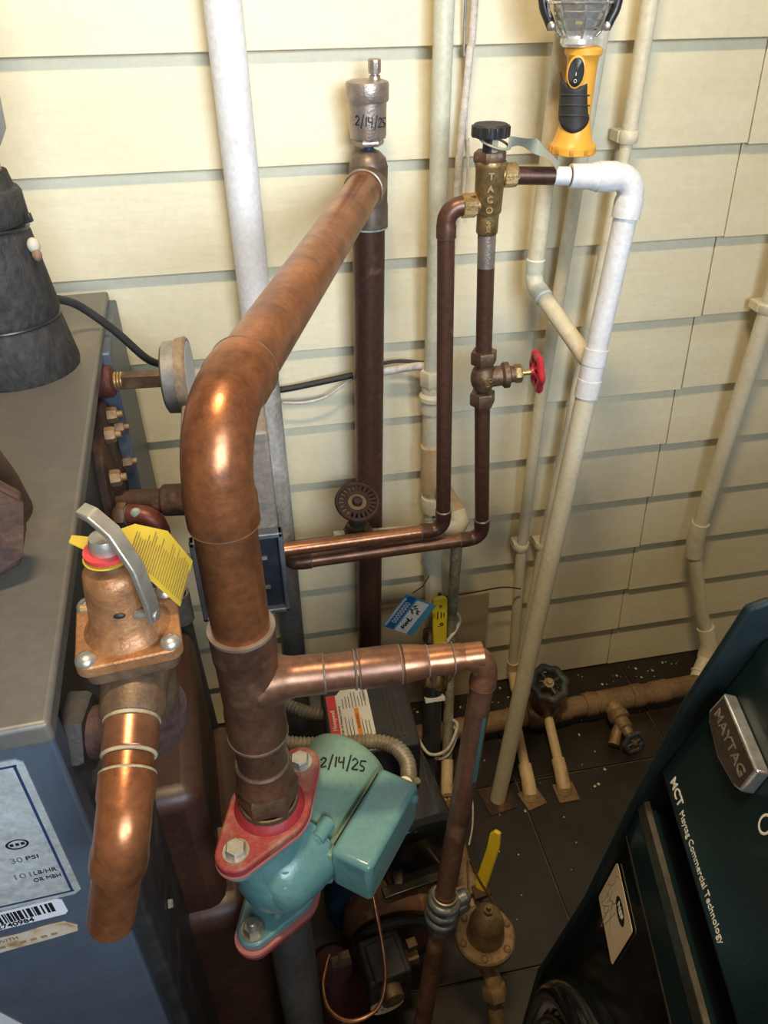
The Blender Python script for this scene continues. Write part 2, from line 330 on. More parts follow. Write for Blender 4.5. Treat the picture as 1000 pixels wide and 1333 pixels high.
def wheel(par, c, axis, R, m, lobes=0, spokes=5, rr=None, hub=None, amp=0.07, hubm=None, dish=0.0):
    M = frame(c, axis); rr = rr or R*0.16
    MB().torus(M, (lambda a: R*(1-rr/R*0.9)*(1+amp*math.cos(lobes*a))) if lobes else R-rr, rr, 72 if lobes else 40, 10, 0.8).build('rim', m, par)
    for k in range(spokes):
        a = 2*math.pi*k/spokes+0.3; d = V((math.cos(a), math.sin(a), 0))
        MB().tube([M @ (d*R*0.15+V((0, 0, -dish))), M @ (d*(R-rr))], [R*0.11, R*0.09], 8).build('spoke', m, par)
    MB().lathe(M, [(-R*0.2-dish, R*0.2), (R*0.1-dish, R*0.26), (R*0.14-dish, R*0.2)], 20).build('hub', hubm or m, par)
    hexa(M, R*0.15, R*0.10-dish, R*0.26-dish).build('nut', hubm or steel, par)
def bolt(par, c, axis, r, h, m, name='bolt', washer=True, ph=0):
    M = frame(c, axis)
    b = MB().lathe(M, [(0.0, r), (h*0.75, r), (h, r*0.86)], 6, ph).build(name, m, par, sharp=25)
    if washer: MB().lathe(M, [(-0.0015, r*1.25), (0.0008, r*1.25)], 20).build('washer', m, b)
    return b

# ================================================================= the setting
wall = MB().box(Mx.Translation((0.4, 0.0525, 1.1)), 4.2, 0.06, 2.6).build('wall_back', sheath); wall['kind'] = 'structure'
rows = [2.063, 1.906, 1.749, 1.592, 1.4354, 1.2789, 1.1217, .9685, .8127, .6819, .5451, .4008, .2665, .1319, .0045]
joints = [None, .92, .91, .905, .895, .888, .885, .879, .8726, .8673, .8631, .8616, .8575, .8553, .8467]
for k, zb in enumerate(rows):
    zt = rows[k-1] if k else 2.25
    segs = [(-1.6, joints[k]-0.0012), (joints[k]+0.0012, 2.4)] if joints[k] else [(-1.6, 2.4)]
    for q, (x0, x1) in enumerate(segs):
        dz = random.uniform(-0.0012, 0.0012)+(0.0025*q*random.choice((-1, 1))); ty = random.uniform(0, 0.0015)
        prof = [(ty, zb+dz), (0.0205, zb+dz), (0.0215, zt+0.012), (0.0160, zt+0.012)]
        vs = []
        for x in (x0, x1): vs += [(x, y, z) for y, z in prof]
        mb = MB(); mb.add(vs, [(3, 2, 1, 0), (4, 5, 6, 7), (0, 1, 5, 4), (1, 2, 6, 5), (2, 3, 7, 6), (3, 0, 4, 7)])
        mb.build('clapboard', board, wall, bevel=0.0012)
fl = MB().box(Mx.Translation((0.4, -1.2, -0.03)), 4.2, 2.5, 0.05).build('floor', grout); fl['kind'] = 'structure'
TS = 0.39
for i in range(-4, 6):
    for j in range(-1, 5):
        x0 = 0.10+i*TS; y1 = -0.298-j*TS; y0 = y1-TS
        y1 = min(y1, 0.015)
        if y1-y0 < 0.05 or x0 > 1.9: continue
        g = 0.0022
        MB().box(Mx.Translation((x0+TS/2, (y0+y1)/2, -0.004+random.uniform(-0.0006, 0.0006))), TS-2*g, y1-y0-2*g, 0.008).build('floor_tile', tile_m, fl, bevel=0.0015)
mb = MB()
for k in range(150):
    x = random.uniform(0.3, 1.05); y = -abs(random.gauss(0, 0.10))-0.02
    if random.random() < 0.25: x, y = random.uniform(0.3, 0.75), random.uniform(-0.7, -0.2)
    s = random.choice((0.002, 0.003, 0.003, 0.006))
    mb.box(Mx.Translation((x, y, 0.0008+s*0.2)) @ Mx.Rotation(random.random()*3, 4, 'Z'), s, s*random.uniform(.4, 1), s*0.4)
o = mb.build('paint_chips', chip, None, kind='stuff'); tag(o, 'scattered pale paint chips and grit on the dark floor by the wall', 'debris')
# brown board leaning behind the pipes at the wall base
o = MB().box(Mx.Translation((0.355, -0.012, 0.165)) @ Mx.Rotation(math.radians(-2), 4, 'X'), 0.27, 0.012, 0.33).build('beige_board', wood, None, bevel=0.001)
tag(o, 'plain beige board leaning on the wall behind the yellow-handled valve', 'board')

# ================================================================= big copper loop
cp = thing('copper_loop_pipe', 'thick copper loop pipe rising from the green pump and bending over towards the wall', 'pipe', (-0.037, -0.765, 0.745))
AX, AY = -0.037, -0.765
R2 = 0.027
far = V((0.2125, -0.06, 1.262)); cor = V((AX, AY, 1.25))
run(cp, [(AX, AY, 1.03), cor, far], R2, copper, R=0.062, sock=0.034, sm=solder, fat=1.13, seg=40)
tb = V((AX, AY, 0.96)); eb = V((0.2037, -0.7750, 0.96)); bd = (eb-tb).normalized()
# tee
te = MB().tube([(AX, AY, 1.033), (AX, AY, 1.000), (AX, AY, 0.990), (AX, AY, 0.930), (AX, AY, 0.920), (AX, AY, 0.885)], [.0312, .0312, .0298, .0298, .0312, .0312], 40)
te.tube([tb+bd*.008, tb+bd*.026, tb+bd*.036, tb+bd*.044, tb+bd*.072], [.030, .0262, .0222, .0205, .0205], 36)
te = te.build('tee', copper_g, cp)
for zz in (1.034, 0.884): MB().tube([(AX, AY, zz-.0015), (AX, AY, zz+.0015)], .0318, 36).build('solder_ring', solder, te)
MB().tube([(AX, AY, 0.888), (AX, AY, 0.82)], R2, 40).build('pipe', copper_g, cp)
MB().tube([(AX, AY, 0.838), (AX, AY, 0.834)], [.0285, .0300], 36).build('solder_ring', solder, cp)
ad = MB().tube([(AX, AY, 0.836), (AX, AY, 0.806), (AX, AY, 0.803)], [.0300, .0312, .0325], 40).build('threaded_adapter', copper_g, cp)
hexa(frame((AX, AY, 0.772), (0, 0, 1)), 0.0355, 0.0, 0.031).build('hexagon_collar', brass_d, ad)
for q in range(3): MB().torus(frame((AX, AY, 0.770-q*.005), (0, 0, 1)), .0315, .0022, 40, 8).build('thread', brass_d, ad)
# branch with couplings stepping down to the small elbow
def bx(t): return tb+bd*t
MB().tube([bx(.070), bx(.118)], .0188, 32).build('pipe', copper_g, cp)
for t in (.073, .104): MB().torus(frame(bx(t), bd), .0196, .0012, 36, 8).build('solder_ring', solder, cp)
MB().tube([bx(.108), bx(.148), bx(.153)], [.0206, .0206, .0192], 32).build('coupling', copper_g, cp, bevel=.0012)
MB().tube([bx(.153), bx(.158), bx(.172), bx(.178)], [.0196, .0190, .0176, .0160], 32).build('reducer', copper_b, cp)
MB().tube([bx(.150), bx(.235)], .0138, 28).build('pipe', copper_b, cp)
MB().tube([bx(.176), bx(.204)], .0158, 28).build('coupling', copper_b, cp, bevel=.0012)
for t in (.108, .150, .178, .204): MB().torus(frame(bx(t), bd), .0164 if t > .16 else .0196, .0008, 36, 8).build('solder_ring', solder, cp)
dn = V((0.097, -0.887, 0.0))
dd = (dn-eb).normalized()
run(cp, [bx(.18), eb, dn], .0125, copper_b, R=.022, em=copper_b, sock=.016, sm=solder, fat=1.16, seg=26, mats=[copper_b, copper_g])
MB().add(*(lambda a, b, s: ([a-s*.002, a+s*.002, b+s*.003, b-s*.002], [(0, 1, 2, 3)]))(eb+dd*.075+V((.004, -.0124, 0)), eb+dd*.17+V((.005, -.0124, 0)), V((1, 0, 0)))).build('paint_smear', bluepaint, cp)

# riser with its top tee, by the wall
rs = thing('copper_riser_pipe', 'dark copper riser standing against the wall below the air vent', 'pipe', (0.19, -0.06, 0.0))
MB().tube([(.1885, -.06, 0.0), (.2112, -.06, 1.22)], .0262, 36).build('pipe', copper_d, rs)
rd = V((far-cor)).normalized()
t3 = MB().tube([(.2110, -.06, 1.197), (.2114, -.06, 1.228), (.2118, -.06, 1.236), (.2124, -.06, 1.285), (.2126, -.06, 1.297), (.2127, -.06, 1.306), (.2127, -.06, 1.309)], [.0305, .0305, .0292, .0296, .0265, .017, .010], 36)
t3.tube([far, far-rd*.036, far-rd*.050], [.0292, .0296, .0296], 36)
t3 = t3.build('tee', mat('oxidised_copper', (.20, .145, .105), (.12, .08, .058), .42, .5, 24, .15), rs)
MB().torus(frame((.2110, -.06, 1.196), (0, 0, 1)), .0285, .0022, 36, 8).build('solder_ring', verdigris, t3)
MB().torus(frame(far-rd*.050, rd), .0285, .0022, 36, 8).build('solder_ring', solder, t3)

# air vent
av = thing('air_vent', 'dull metal automatic air vent with a handwritten date on top of the copper riser', 'air vent', (.2127, -.06, 1.305))
M = frame((.2127, -.06, 1.303), (0, 0, 1))
MB().lathe(M, [(0, .0085), (.014, .0085)], 20).build('nipple', bluebody, av)
hexa(M, .024, .012, .020).build('hexagon_base', nickel, av)
MB().lathe(M, [(.018, .020), (.022, .0262), (.026, .0272), (.072, .0282)], 40).build('body', nickel, av)
MB().lathe(M, [(.070, .0302), (.072, .0314), (.092, .0318), (.0955, .0305), (.097, .026), (.0975, 0.001)], 40).build('cap', nickel, av)
M2 = frame((.2247, -.056, 1.400), (0, 0, 1))
MB().lathe(M2, [(-.001, .0088), (.005, .0082), (.006, .006), (.010, .006)], 20).build('valve_stem', nickel, av)
MB().lathe(M2, [(.008, .0086), (.010, .0095), (.025, .0095), (.0265, .0078)], 10).build('stem_cap', nickel, av, sharp=25)
def vm(x, y):
    a = (x-0.024)/.0285-math.pi/2-.0; return V((.2127+.0286*math.cos(a), -.06+.0286*math.sin(a), 1.346+y-(x*0.1)))
handwriting(av, '2/14/25', .0125, vm, ink, .0008)

# ================================================================= boiler
BC = V((-.162, -.925, 0)); EV = V((-.045, .875, 0)).normalized(); EU = V((EV.y, -EV.x, 0))
def B(u, v, z): return BC+EU*u+EV*v+V((0, 0, z))
def bbox(u0, u1, v0, v1, z0, z1):
    c = B((u0+u1)/2, (v0+v1)/2, (z0+z1)/2)
    return MB().box(axes(c, EU, EV), u1-u0, v1-v0, z1-z0)
bo = thing('boiler', 'large boiler in a blue-grey sheet metal jacket with a dark grey top', 'boiler', B(-.3, .4, 0))
tp = bbox(-.62, 0, 0, .872, 1.100, 1.121).build('top_panel', jack_top, bo, bevel=.004)
bbox(-.137, -.131, .09, .64, 1.1195, 1.1225).build('seam', rust, tp)
bbox(-.618, -.002, .004, .03, .10, 1.102).build('front_panel', jack_bl, bo, bevel=.003)
bbox(-.60, -.020, .02, .70, .12, 1.10).build('side_panel', jack_dk, bo)
bbox(-.60, .010, .655, .868, .12, 1.108).build('rear_side_panel', jack_bl, bo, bevel=.003)
bbox(-.60, -.04, .05, .84, 0, .12).build('plinth', black_ir, bo)
# cast iron burner door bulging from the side below the jacket
ib = bbox(-.03, .062, .16, .44, .0, .79).build('burner_door', ironbrown, bo, bevel=.022)
bbox(-.03, .100, .145, .46, .0, .56).build('door_step', ironbrown, ib, bevel=.03)
bbox(-.03, .012, .02, .17, .0, .93).build('side_flange', black_ir, bo, bevel=.004)
bolt(bo, B(.013, .085, .72), EU, .005, .005, steel, washer=False)
bbox(.055, .072, .20, .225, .600, .628).build('door_latch', dirty_p, ib, bevel=.002)
# round coil plate with its bolts
pc = B(-.020, .585, .965); M = frame(pc, EU)
pl = MB().lathe(M, [(0, .098), (.010, .098), (.013, .094)], 48).build('coil_plate', rust, bo)
for k in range(8):
    a = math.radians(45*k+22); p = M @ V((.076*math.cos(a), .076*math.sin(a), .013))
    bolt(pl, p, EU, .011, .013, dusty, washer=False)
    MB().lathe(frame(p+EU*.012, EU), [(0, .005), (.008, .005)], 10).build('stud', dusty, pl)
# rating plate, bar code and torn sticker on the front
def FM(u, z, tilt=0.0, d=.0008): return axes(B(u, .004-d, z), EU*math.cos(tilt)+V((0, 0, math.sin(tilt))), V((0, 0, math.cos(tilt)))-EU*math.sin(tilt))
rp = MB().prism(FM(-.120, 1.0, 0, .0003), [(-.098, -.089), (.088, -.089), (.094, -.084), (.094, .083), (.089, .088), (-.098, .088)], -.0003, .0009).build('rating_plate', plate_m, bo, label='white metal rating plate with a navy border')
MF = FM(-.120, 1.0, 0, .0014)
for (x0, x1, y0, y1) in ((-.094, .089, -.084, -.082), (.0865, .0885, -.084, .083), (-.094, .089, .081, .083)):
    MB().prism(MF, [(x0, y0), (x1, y0), (x1, y1), (x0, y1)], 0, .0002).build('border', navy, rp)
for tx, u_, z_, sz, ft, mt_ in (('30', -.0605, .9735, .0098, .0085, greyink), ('PSI', -.0490, .9735, .0070, .0090, ink), ('101', -.0615, .9520, .0098, .0120, greyink), ('LB/HR', -.0450, .9520, .0072, .0170, ink), ('OR MBH', -.0455, .9425, .0072, .0205, ink)):
    text(rp, tx, sz, FM(u_, z_, 0, .0014), mt_, align='CENTER', fit=ft)
em = MB().torus(FM(-.0545, .9935, 0, .0014) @ Mx.Diagonal((1.35, 1, .2, 1)), .0055, .0007, 28, 6)
for dx in (-.004, 0, .004): em.box(FM(-.0545+dx, .9935, 0, .0014), .0026, .0032, .0002)
em.build('approval_mark', ink, rp)
for k in range(6): MB().box(FM(-.075+.004*(k % 2), 1.060-.004*k, 0, .0014), .03, .0012, .0002).build('fine_print', greyink, rp)
bc = MB().prism(FM(-.100, .8955, .03, .0003), [(-.06, -.0125), (.054, -.0125), (.057, -.009), (.057, .009), (.053, .0125), (-.06, .0125)], -.0002, .0006).build('barcode_label', paper, bo, label='white bar code label')
x = -.055; mb = MB(); Mb = FM(-.100, .8955, .03, .0011)
while x < .046:
    wd = random.choice((.0008, .0014, .0022, .003)); mb.prism(Mb, [(x, -.004), (x+wd, -.004), (x+wd, .0095), (x, .0095)], 0, .0002); x += wd+random.choice((.0008, .0014, .002))
mb.build('bars', ink, bc)
text(bc, 'P2740984', .0085, FM(-.100, .8955, .03, .0011) @ Mx.Translation((-.004, -.0083, 0)), ink, bold=.00015)
tr = MB().prism(FM(-.095, .862, .05, .0003), [(-.07, -.012), (-.03, -.013), (.0, -.012), (.03, -.0115), (.052, -.010), (.054, -.002), (.046, .009), (.03, .010), (.01, .008), (-.02, .010), (-.07, .008)], -.0002, .0006).build('torn_sticker', brownpaper, bo, label='torn brown stained paper sticker')
text(tr, 'WITH', .0065, FM(-.105, .8655, .05, .0011), greyink)
for k in range(7): MB().box(FM(-.112+.0085*k, .8565+.0004*k, .05, .0011), .005, .0035, .0002).build('worn_print', mat('faded_print', (.30, .22, .13), None, .7), tr)
MB().prism(FM(-.22, .70, .0, .0003), [(-.1, -.1), (.09, -.1), (.10, .0), (.07, .09), (-.1, .09)], -.0002, .0006).build('paper_notice', paper, bo)

# insulated pipe standing on the boiler top
ip = thing('insulated_pipe', 'pipe wrapped in rough black foam insulation standing on the boiler top', 'pipe', (-.288, -.33, 1.121))
def iz(z): return V((-.288, -.325, z))
sl = MB().tube([iz(1.1212), iz(1.128), iz(1.16), iz(1.180), iz(1.187)], [.072, .0735, .0685, .0655, .063], 48).build('insulation_sleeve', insul, ip)
s2 = MB().tube([iz(1.190), iz(1.196), iz(1.285), iz(1.297)], [.0635, .0655, .0555, .052], 48).build('insulation_sleeve', insul, ip)
s3 = MB().tube([iz(1.299), iz(1.304), iz(1.330), iz(1.334), iz(1.336), iz(1.352)], [.0545, .0575, .0565, .0545, .050, .047], 48).build('insulation_sleeve', insul, ip)
MB().torus(frame(iz(1.1885), (0, 0, 1)), .0632, .0022, 48, 8).build('cable_tie', black_pl, ip)
ct = MB().torus(frame(iz(1.298), (.1, .05, 1)), .0535, .0026, 48, 8).build('cable_tie', black_pl, ip)
MB().box(axes(iz(1.303)+V((.056, -.006, 0)), (1, -.2, .15), (.2, 1, 0)), .013, .007, .010).build('tie_head', black_pl, ct, bevel=.001)
MB().sphere((-.2285, -.345, 1.276), .009, .8, .8, 1.0).build('foam_blob', chip, ip)
MB().sphere((-.2265, -.35, 1.266), .007, .8, .8, 1.0).build('foam_blob', dirty_p, ip)
MB().tube([iz(1.34), iz(1.47)], .042, 36).build('pipe', copper, ip)
at = thing('air_separator', 'grey rounded tank on the copper pipe above the insulated pipe', 'tank', iz(1.39))
MB().lathe(frame(iz(1.372), (0, 0, 1)), [(0, .028), (.006, .048), (.022, .058), (.05, .060), (.20, .060)], 40).build('shell', mat('grey_tank', (.42, .42, .42), (.36, .36, .36), .5, 0, 10), at)
MB().lathe(frame(iz(1.572), (0, 0, 1)), [(0, .0605), (.012, .0605), (.03, .045), (.036, .02)], 40).build('end_cap', gauge_g, at)
# rusty elbow fitting on the boiler top
rf = thing('rusty_flange_fitting', 'rust-coated dark iron elbow with a bolted flange on the boiler top', 'pipe fitting', (-.255, -.70, 1.121))
MB().tube([(-.266, -.665, 1.118), (-.266, -.67, 1.15), (-.263, -.69, 1.182), (-.262, -.72, 1.198), (-.262, -.75, 1.198)], [.050, .048, .046, .044, .044], 32).build('elbow_body', rust, rf)
Mf = axes((-.257, -.765, 1.182), (.95, .15, -.25), (.15, .25, 1))
fl2 = MB().prism(Mf, [(-.075, -.03), (-.03, -.05), (.03, -.05), (.062, -.03), (.066, 0), (.062, .03), (.03, .05), (-.03, .05), (-.075, .03)], -.007, .007).build('flange', rust, rf, bevel=.003)
MB().prism(Mf, [(-.07, -.025), (-.03, -.045), (.03, -.045), (.064, -.02), (.064, .025), (.03, .045), (-.07, .025)], .0072, .0115).build('gasket', rust, rf)
for s in (-.052, .050): bolt(fl2, Mf @ V((s, 0, -.007)), Mf.to_3x3() @ V((0, 0, -1)), .010, .010, rust)
MB().tube([(-.262, -.768, 1.187), (-.266, -.81, 1.160), (-.268, -.835, 1.118)], [.030, .030, .032], 28).build('pipe_stub', rust, rf)

# pressure gauge on the boiler side
pg = thing('pressure_gauge', 'round grey boiler gauge on a square brass stem with its back to the boiler', 'gauge', (-.2, -.285, 1.072))
gx = lambda x: V((x, -.285-(x+.2)*.06, 1.073))
GD = (gx(0)-gx(-.2)).normalized()
MB().tube([gx(-.235), gx(-.199), gx(-.188), gx(-.186)], [.022, .022, .021, .017], 28).build('coupling', rustred, pg)
for q in range(3): MB().torus(frame(gx(-.184+q*.004), GD), .0105, .0022, 28, 8).build('thread', brass_l, pg)
MB().box(axes(gx(-.145), GD, (0, 1, 0)), .062, .019, .019).build('stem', brass_d, pg, bevel=.0015)
M = frame(gx(-.118), GD)
MB().lathe(M, [(0, .044), (.003, .049), (.024, .050)], 48).build('case', gauge_g, pg)
MB().lathe(M, [(.020, .0525), (.032, .0545), (.035, .052), (.035, .047)], 48).build('bezel', gauge_t, pg)
MB().lathe(M, [(.0345, .048), (.0352, .048)], 40).build('dial', paper, pg)
MB().box(axes(gx(-.093)+V((0, 0, -.056)), GD, (0, 1, 0)), .022, .014, .012).build('reset_lug', gauge_g, pg, bevel=.003)
# wires off the insulated pipe towards the wall
def cable(name, pts, r, m, label, cat='cable', group=None, seg=10):
    o = MB().tube(smoothpath(pts), r, seg).build(name, m, None); return tag(o, label, cat, group)
cable('black_cable', [(-.245, -.262, 1.186), (-.220, -.235, 1.165), (-.1834, -.215, 1.118), (-.150, -.200, 1.066), (-.128, -.17, 1.035), (-.10, -.11, .962), (-.05, -.03, .915), (-.015, -.014, .903), (.054, -.014, .9034), (.13, -.020, .915), (.182, -.026, .925)], .0058, black_rub, 'black cable sagging from the insulated pipe behind the gauge')
cable('wall_cable', [(.05, -.024, .882), (.09, -.024, .878), (.13, -.022, .884), (.165, -.020, .905), (.20, -.02, .925)], .0024, cablew, 'thin white cable sagging on the wall left of the dark riser')
cable('flex_sleeve', [(.225, -.020, .922), (.255, -.022, .926), (.30, -.026, .931), (.322, -.03, .931)], .0075, cablew, 'frayed white sleeve joining the dark riser to the hexagonal pipe coupling')
cable('black_wire', [(.225, -.012, .934), (.27, -.012, .938), (.318, -.02, .934)], .0032, black_rub, 'short black wire above the frayed white sleeve')

# control box hanging behind the copper loop pipe
aq = thing('aquastat', 'tall grey boiler control box with a dark lower panel behind the thick copper pipe', 'control box', (-.045, -.45, .81))
bm_ = lambda x0, x1, y0, y1, z0, z1: MB().box(Mx.Translation(((x0+x1)/2, (y0+y1)/2, (z0+z1)/2)), x1-x0, y1-y0, z1-z0)
bm_(-.092, .0115, -.49, -.40, .93, 1.085).build('cover', greyal, aq, bevel=.004)
lp = bm_(-.100, .0125, -.496, -.40, .812, .94).build('lower_box', bluebox, aq, bevel=.003)
for (x0, x1, z0, z1) in ((-.103, .0155, .936, .944), (-.103, .0155, .808, .815), (-.103, -.096, .808, .944), (.0085, .0155, .808, .944)):
    bm_(x0, x1, -.505, -.49, z0, z1).build('frame', greyrim, lp, bevel=.002)
for (x, z) in ((-.012, .90), (-.012, .85), (-.085, .90), (-.085, .85)): bm_(x-.004, x+.004, -.4985, -.495, z-.002, z+.002).build('slot', steel, lp)
bm_(-.012, .0, -.4905, -.4895, .975, .985).build('screw', steel, aq)
np_ = thing('boiler_nipple', 'rusty iron pipe nipple joining the boiler plate to the grey control box', 'pipe', (-.15, -.41, .95))
MB().tube([(-.199, -.405, .953), (-.10, -.425, .958)], .0165, 24).build('pipe', rust, np_)
MB().tube([(-.135, -.418, .9565), (-.104, -.424, .958)], .0215, 24).build('coupling', rust, np_, bevel=.003)
re_ = thing('red_copper_elbow', 'small reddish copper elbow with green solder beside the boiler plate', 'pipe', (-.17, -.45, .93))
run(re_, [(-.19, -.455, .966), (-.142, -.470, .970), (-.139, -.465, .90)], .0125, mat('red_copper', (.20, .060, .035), (.13, .038, .024), .45, .5, 20, .1), R=.019, sm=verdigris, fat=1.12)
hexa(frame((-.185, -.457, .967), (1, -.2, 0)), .0165, -.004, .008).build('nut', brass_d, re_)
MB().sphere((-.163, -.470, .974), .008, 1, .7, 1.2).build('solder_blob', verdigris, re_)
bk = thing('black_drop_pipe', 'black vertical pipe below the reddish copper elbow', 'pipe', (-.13, -.47, .55))
MB().tube([(-.138, -.465, .905), (-.136, -.46, .70), (-.130, -.45, .45)], .013, 16).build('pipe', black_ir, bk)
MB().lathe(frame((-.136, -.46, .78), (0, 0, 1)), [(0, .016), (.05, .016)], 20).build('sleeve', grey_ir, bk)

# relief valve
RX, RY = -.101, -.900
rv = thing('relief_valve', 'bronze pressure relief valve with a bent silver lever', 'valve', (RX, RY, 1.09))
Mz = lambda z: Mx.Translation((RX, RY, z)) @ Mx.Rotation(math.radians(6), 4, 'Z')
def rsq(h, r, n=5):
    out = []
    for cx, cy, a0 in ((h-r, h-r, 0), (-h+r, h-r, 90), (-h+r, -h+r, 180), (h-r, -h+r, 270)):
        for k in range(n+1):
            a = math.radians(a0+90*k/n); out.append((cx+r*math.cos(a), cy+r*math.sin(a)))
    return out
MB().prism(Mz(1.168), rsq(.0335, .009), 0, .009).build('flange', bronze, rv, bevel=.0012)
MB().prism(Mz(1.157), rsq(.0300, .009), 0, .011).build('lower_flange', brass_d, rv, bevel=.001)
MB().lathe(Mz(1.176), [(0, .0295), (.003, .0255), (.010, .0225), (.042, .0195), (.049, .0185), (.053, .0150), (.054, .010)], 36).build('bonnet', bronze, rv)
MB().lathe(Mz(1.230), [(0, .010), (.010, .010)], 24).build('spindle', brass_d, rv)
MB().lathe(Mz(1.2385), [(0, .0145), (.003, .0145)], 28).build('red_washer', redprint, rv)
MB().lathe(Mz(1.2415), [(0, .0098), (.006, .0100), (.010, .0088), (.011, .005)], 24).build('stem_nut', steel, rv)
MB().sphere((RX+.002, RY-.0213, 1.204), .0034, 1.1, .4, .6).build('vent_hole', ink, rv)
for sx in (-1, 1):
    for sy in (-1, 1):
        p = Mz(1.177) @ V((sx*.0262, sy*.0262, 0))
        s_ = MB().lathe(Mx.Translation(p), [(0, .0068), (.0025, .0066), (.005, .0045), (.0058, .001)], 20).build('screw', steel, rv)
        MB().box(Mx.Translation(p+V((0, 0, .0056))) @ Mx.Rotation(.6, 4, 'Z'), .007, .0012, .0010).build('screw_slot', greyink, s_)
lvp = [V((-.111, -.893, 1.268)), V((-.103, -.903, 1.270)), V((-.092, -.912, 1.262)), V((-.082, -.920, 1.240)), V((-.0790, -.921, 1.213)), V((-.0790, -.921, 1.197))]
mb = MB(); vs = []; wd = V((.45, .87, 0)).normalized()
for i, p in enumerate(lvp):
    t = (lvp[min(i+1, 5)]-lvp[max(i-1, 0)]).normalized(); nrm = t.cross(wd).normalized()
    for a, b in ((-1, -1), (1, -1), (1, 1), (-1, 1)): vs.append(p+wd*a*.0056+nrm*b*.0022)
fs = [(0, 1, 2, 3), (20, 23, 22, 21)]
for i in range(5):
    for j in range(4): fs.append((i*4+j, i*4+(j+1) % 4, i*4+4+(j+1) % 4, i*4+4+j))
mb.add(vs, fs).build('lever', steel, rv, bevel=.0012)
MB().lathe(frame((-.090, -.917, 1.2005), (1, -.3, 0)), [(0, .0036), (.0145, .0036)], 12).build('lever_pin', steel, rv)
MB().lathe(frame((RX-.0245, RY-.004, 1.199), (1, 0, 0)), [(0, .003), (.006, .0032)], 12).build('lever_pin', brass_l, rv)
MB().lathe(Mz(1.098), [(0, .020), (.006, .0225), (.050, .0235), (.060, .026)], 36).build('body', brass_d, rv)
od = V((-.006, -.096, -.026)).normalized(); o0 = V((RX-.001, RY-.010, 1.140))
MB().tube([o0, o0+od*.030, o0+od*.034], [.0225, .0215, .0195], 32).build('outlet', brass_d, rv)
dp = thing('relief_discharge_pipe', 'short copper discharge pipe bending down from the bronze relief valve', 'pipe', o0+od*.034)
c_ = V((-.1092, -1.008, 1.108)); e_ = V((-.1352, -1.010, 1.016)); st = o0+od*.030; d1 = (c_-st).normalized(); d2 = (e_-c_).normalized()
MB().tube([st, st+d1*.005], [.0186, .0186], 32).build('thread_sealant', tape, dp)
MB().tube([st+d1*.005, st+d1*.026], .0178, 32).build('adapter', copper_b, dp, bevel=.001)
MB().torus(frame(st+d1*.027, d1), .0166, .0013, 32, 8).build('solder_ring', tape, dp)
MB().torus(frame(st+d1*.039, d1), .0170, .0012, 32, 8).build('solder_ring', tape, dp)
run(dp, [st+d1*.02, c_, e_], .0156, copper, R=.024, em=copper, sock=.017, fat=1.15, seg=36)
ie = thing('iron_inlet_elbow', 'rusty iron elbow under the bronze relief valve screwed into the boiler', 'pipe fitting', (-.13, -.88, 1.06))
run(ie, [(-.176, -.873, 1.052), (RX+.002, -.890, 1.052), (RX, RY, 1.102)], .0205, mat('purple_rust', (.115, .060, .052), (.07, .036, .030), .65, .25, 40, .5, 200), R=.026, sock=.014, fat=1.22, seg=28)
hexa(frame((-.172, -.874, 1.052), (1, -.15, 0)), .032, 0, .020).build('hexagon_bushing', black_ir, ie)
# yellow warning tag on the relief valve
yt = thing('yellow_warning_tag', 'yellow warning tag with small print hung round the relief valve stem', 'tag', (RX+.02, RY+.02, 1.235))
MB().torus(Mz(1.2365), .0115, .0040, 28, 6, .15).build('tag_ring', yellowtag, yt)
tgp = [V((-.126, -.880, 1.238)), V((-.111, -.889, 1.2375)), V((-.090, -.884, 1.234)), V((-.074, -.880, 1.216)), V((-.061, -.878, 1.188))]
vs = []; sd = V((.25, .95, .25)).normalized()
wds = (.003, .006, .014, .021, .019)
for p, wq in zip(tgp, wds):
    for s in (-1, 1): vs += [p+sd*wq*s+V((0, 0, .0003)), p+sd*wq*s-V((0, 0, .0003))]
fs = []
for i in range(4):
    a = i*4; b = a+4; fs += [(a, b, b+2, a+2), (a+1, a+3, b+3, b+1), (a, a+1, b+1, b), (a+2, b+2, b+3, a+3)]
fs += [(0, 2, 3, 1), (16, 17, 19, 18)]
MB().add(vs, fs).build('tag_sheet', yellowtag, yt)
mb = MB()
for k in range(26):
    t = .06+k*.038; i = 2 if t < .5 else 3; f_ = (t % .5)/.5 if i == 2 else (t-.5)/.5
    p = tgp[i].lerp(tgp[i+1], min(f_, .96)); wq = wds[i]*(1-f_)+wds[i+1]*f_; tt = (tgp[i+1]-tgp[i]).normalized(); nn = sd.cross(tt).normalized()
    if nn.z < 0 and abs(nn.x) < .5: nn = -nn
    if nn.x < 0: nn = -nn
    q0 = p-sd*wq*.85+nn*.0009; q1 = p+sd*wq*random.uniform(.3, .85)+nn*.0009
    mb.add([q0-tt*.00022, q0+tt*.00022, q1+tt*.00022, q1-tt*.00022], [(0, 1, 2, 3)])
mb.build('small_print', wirebrown, yt)

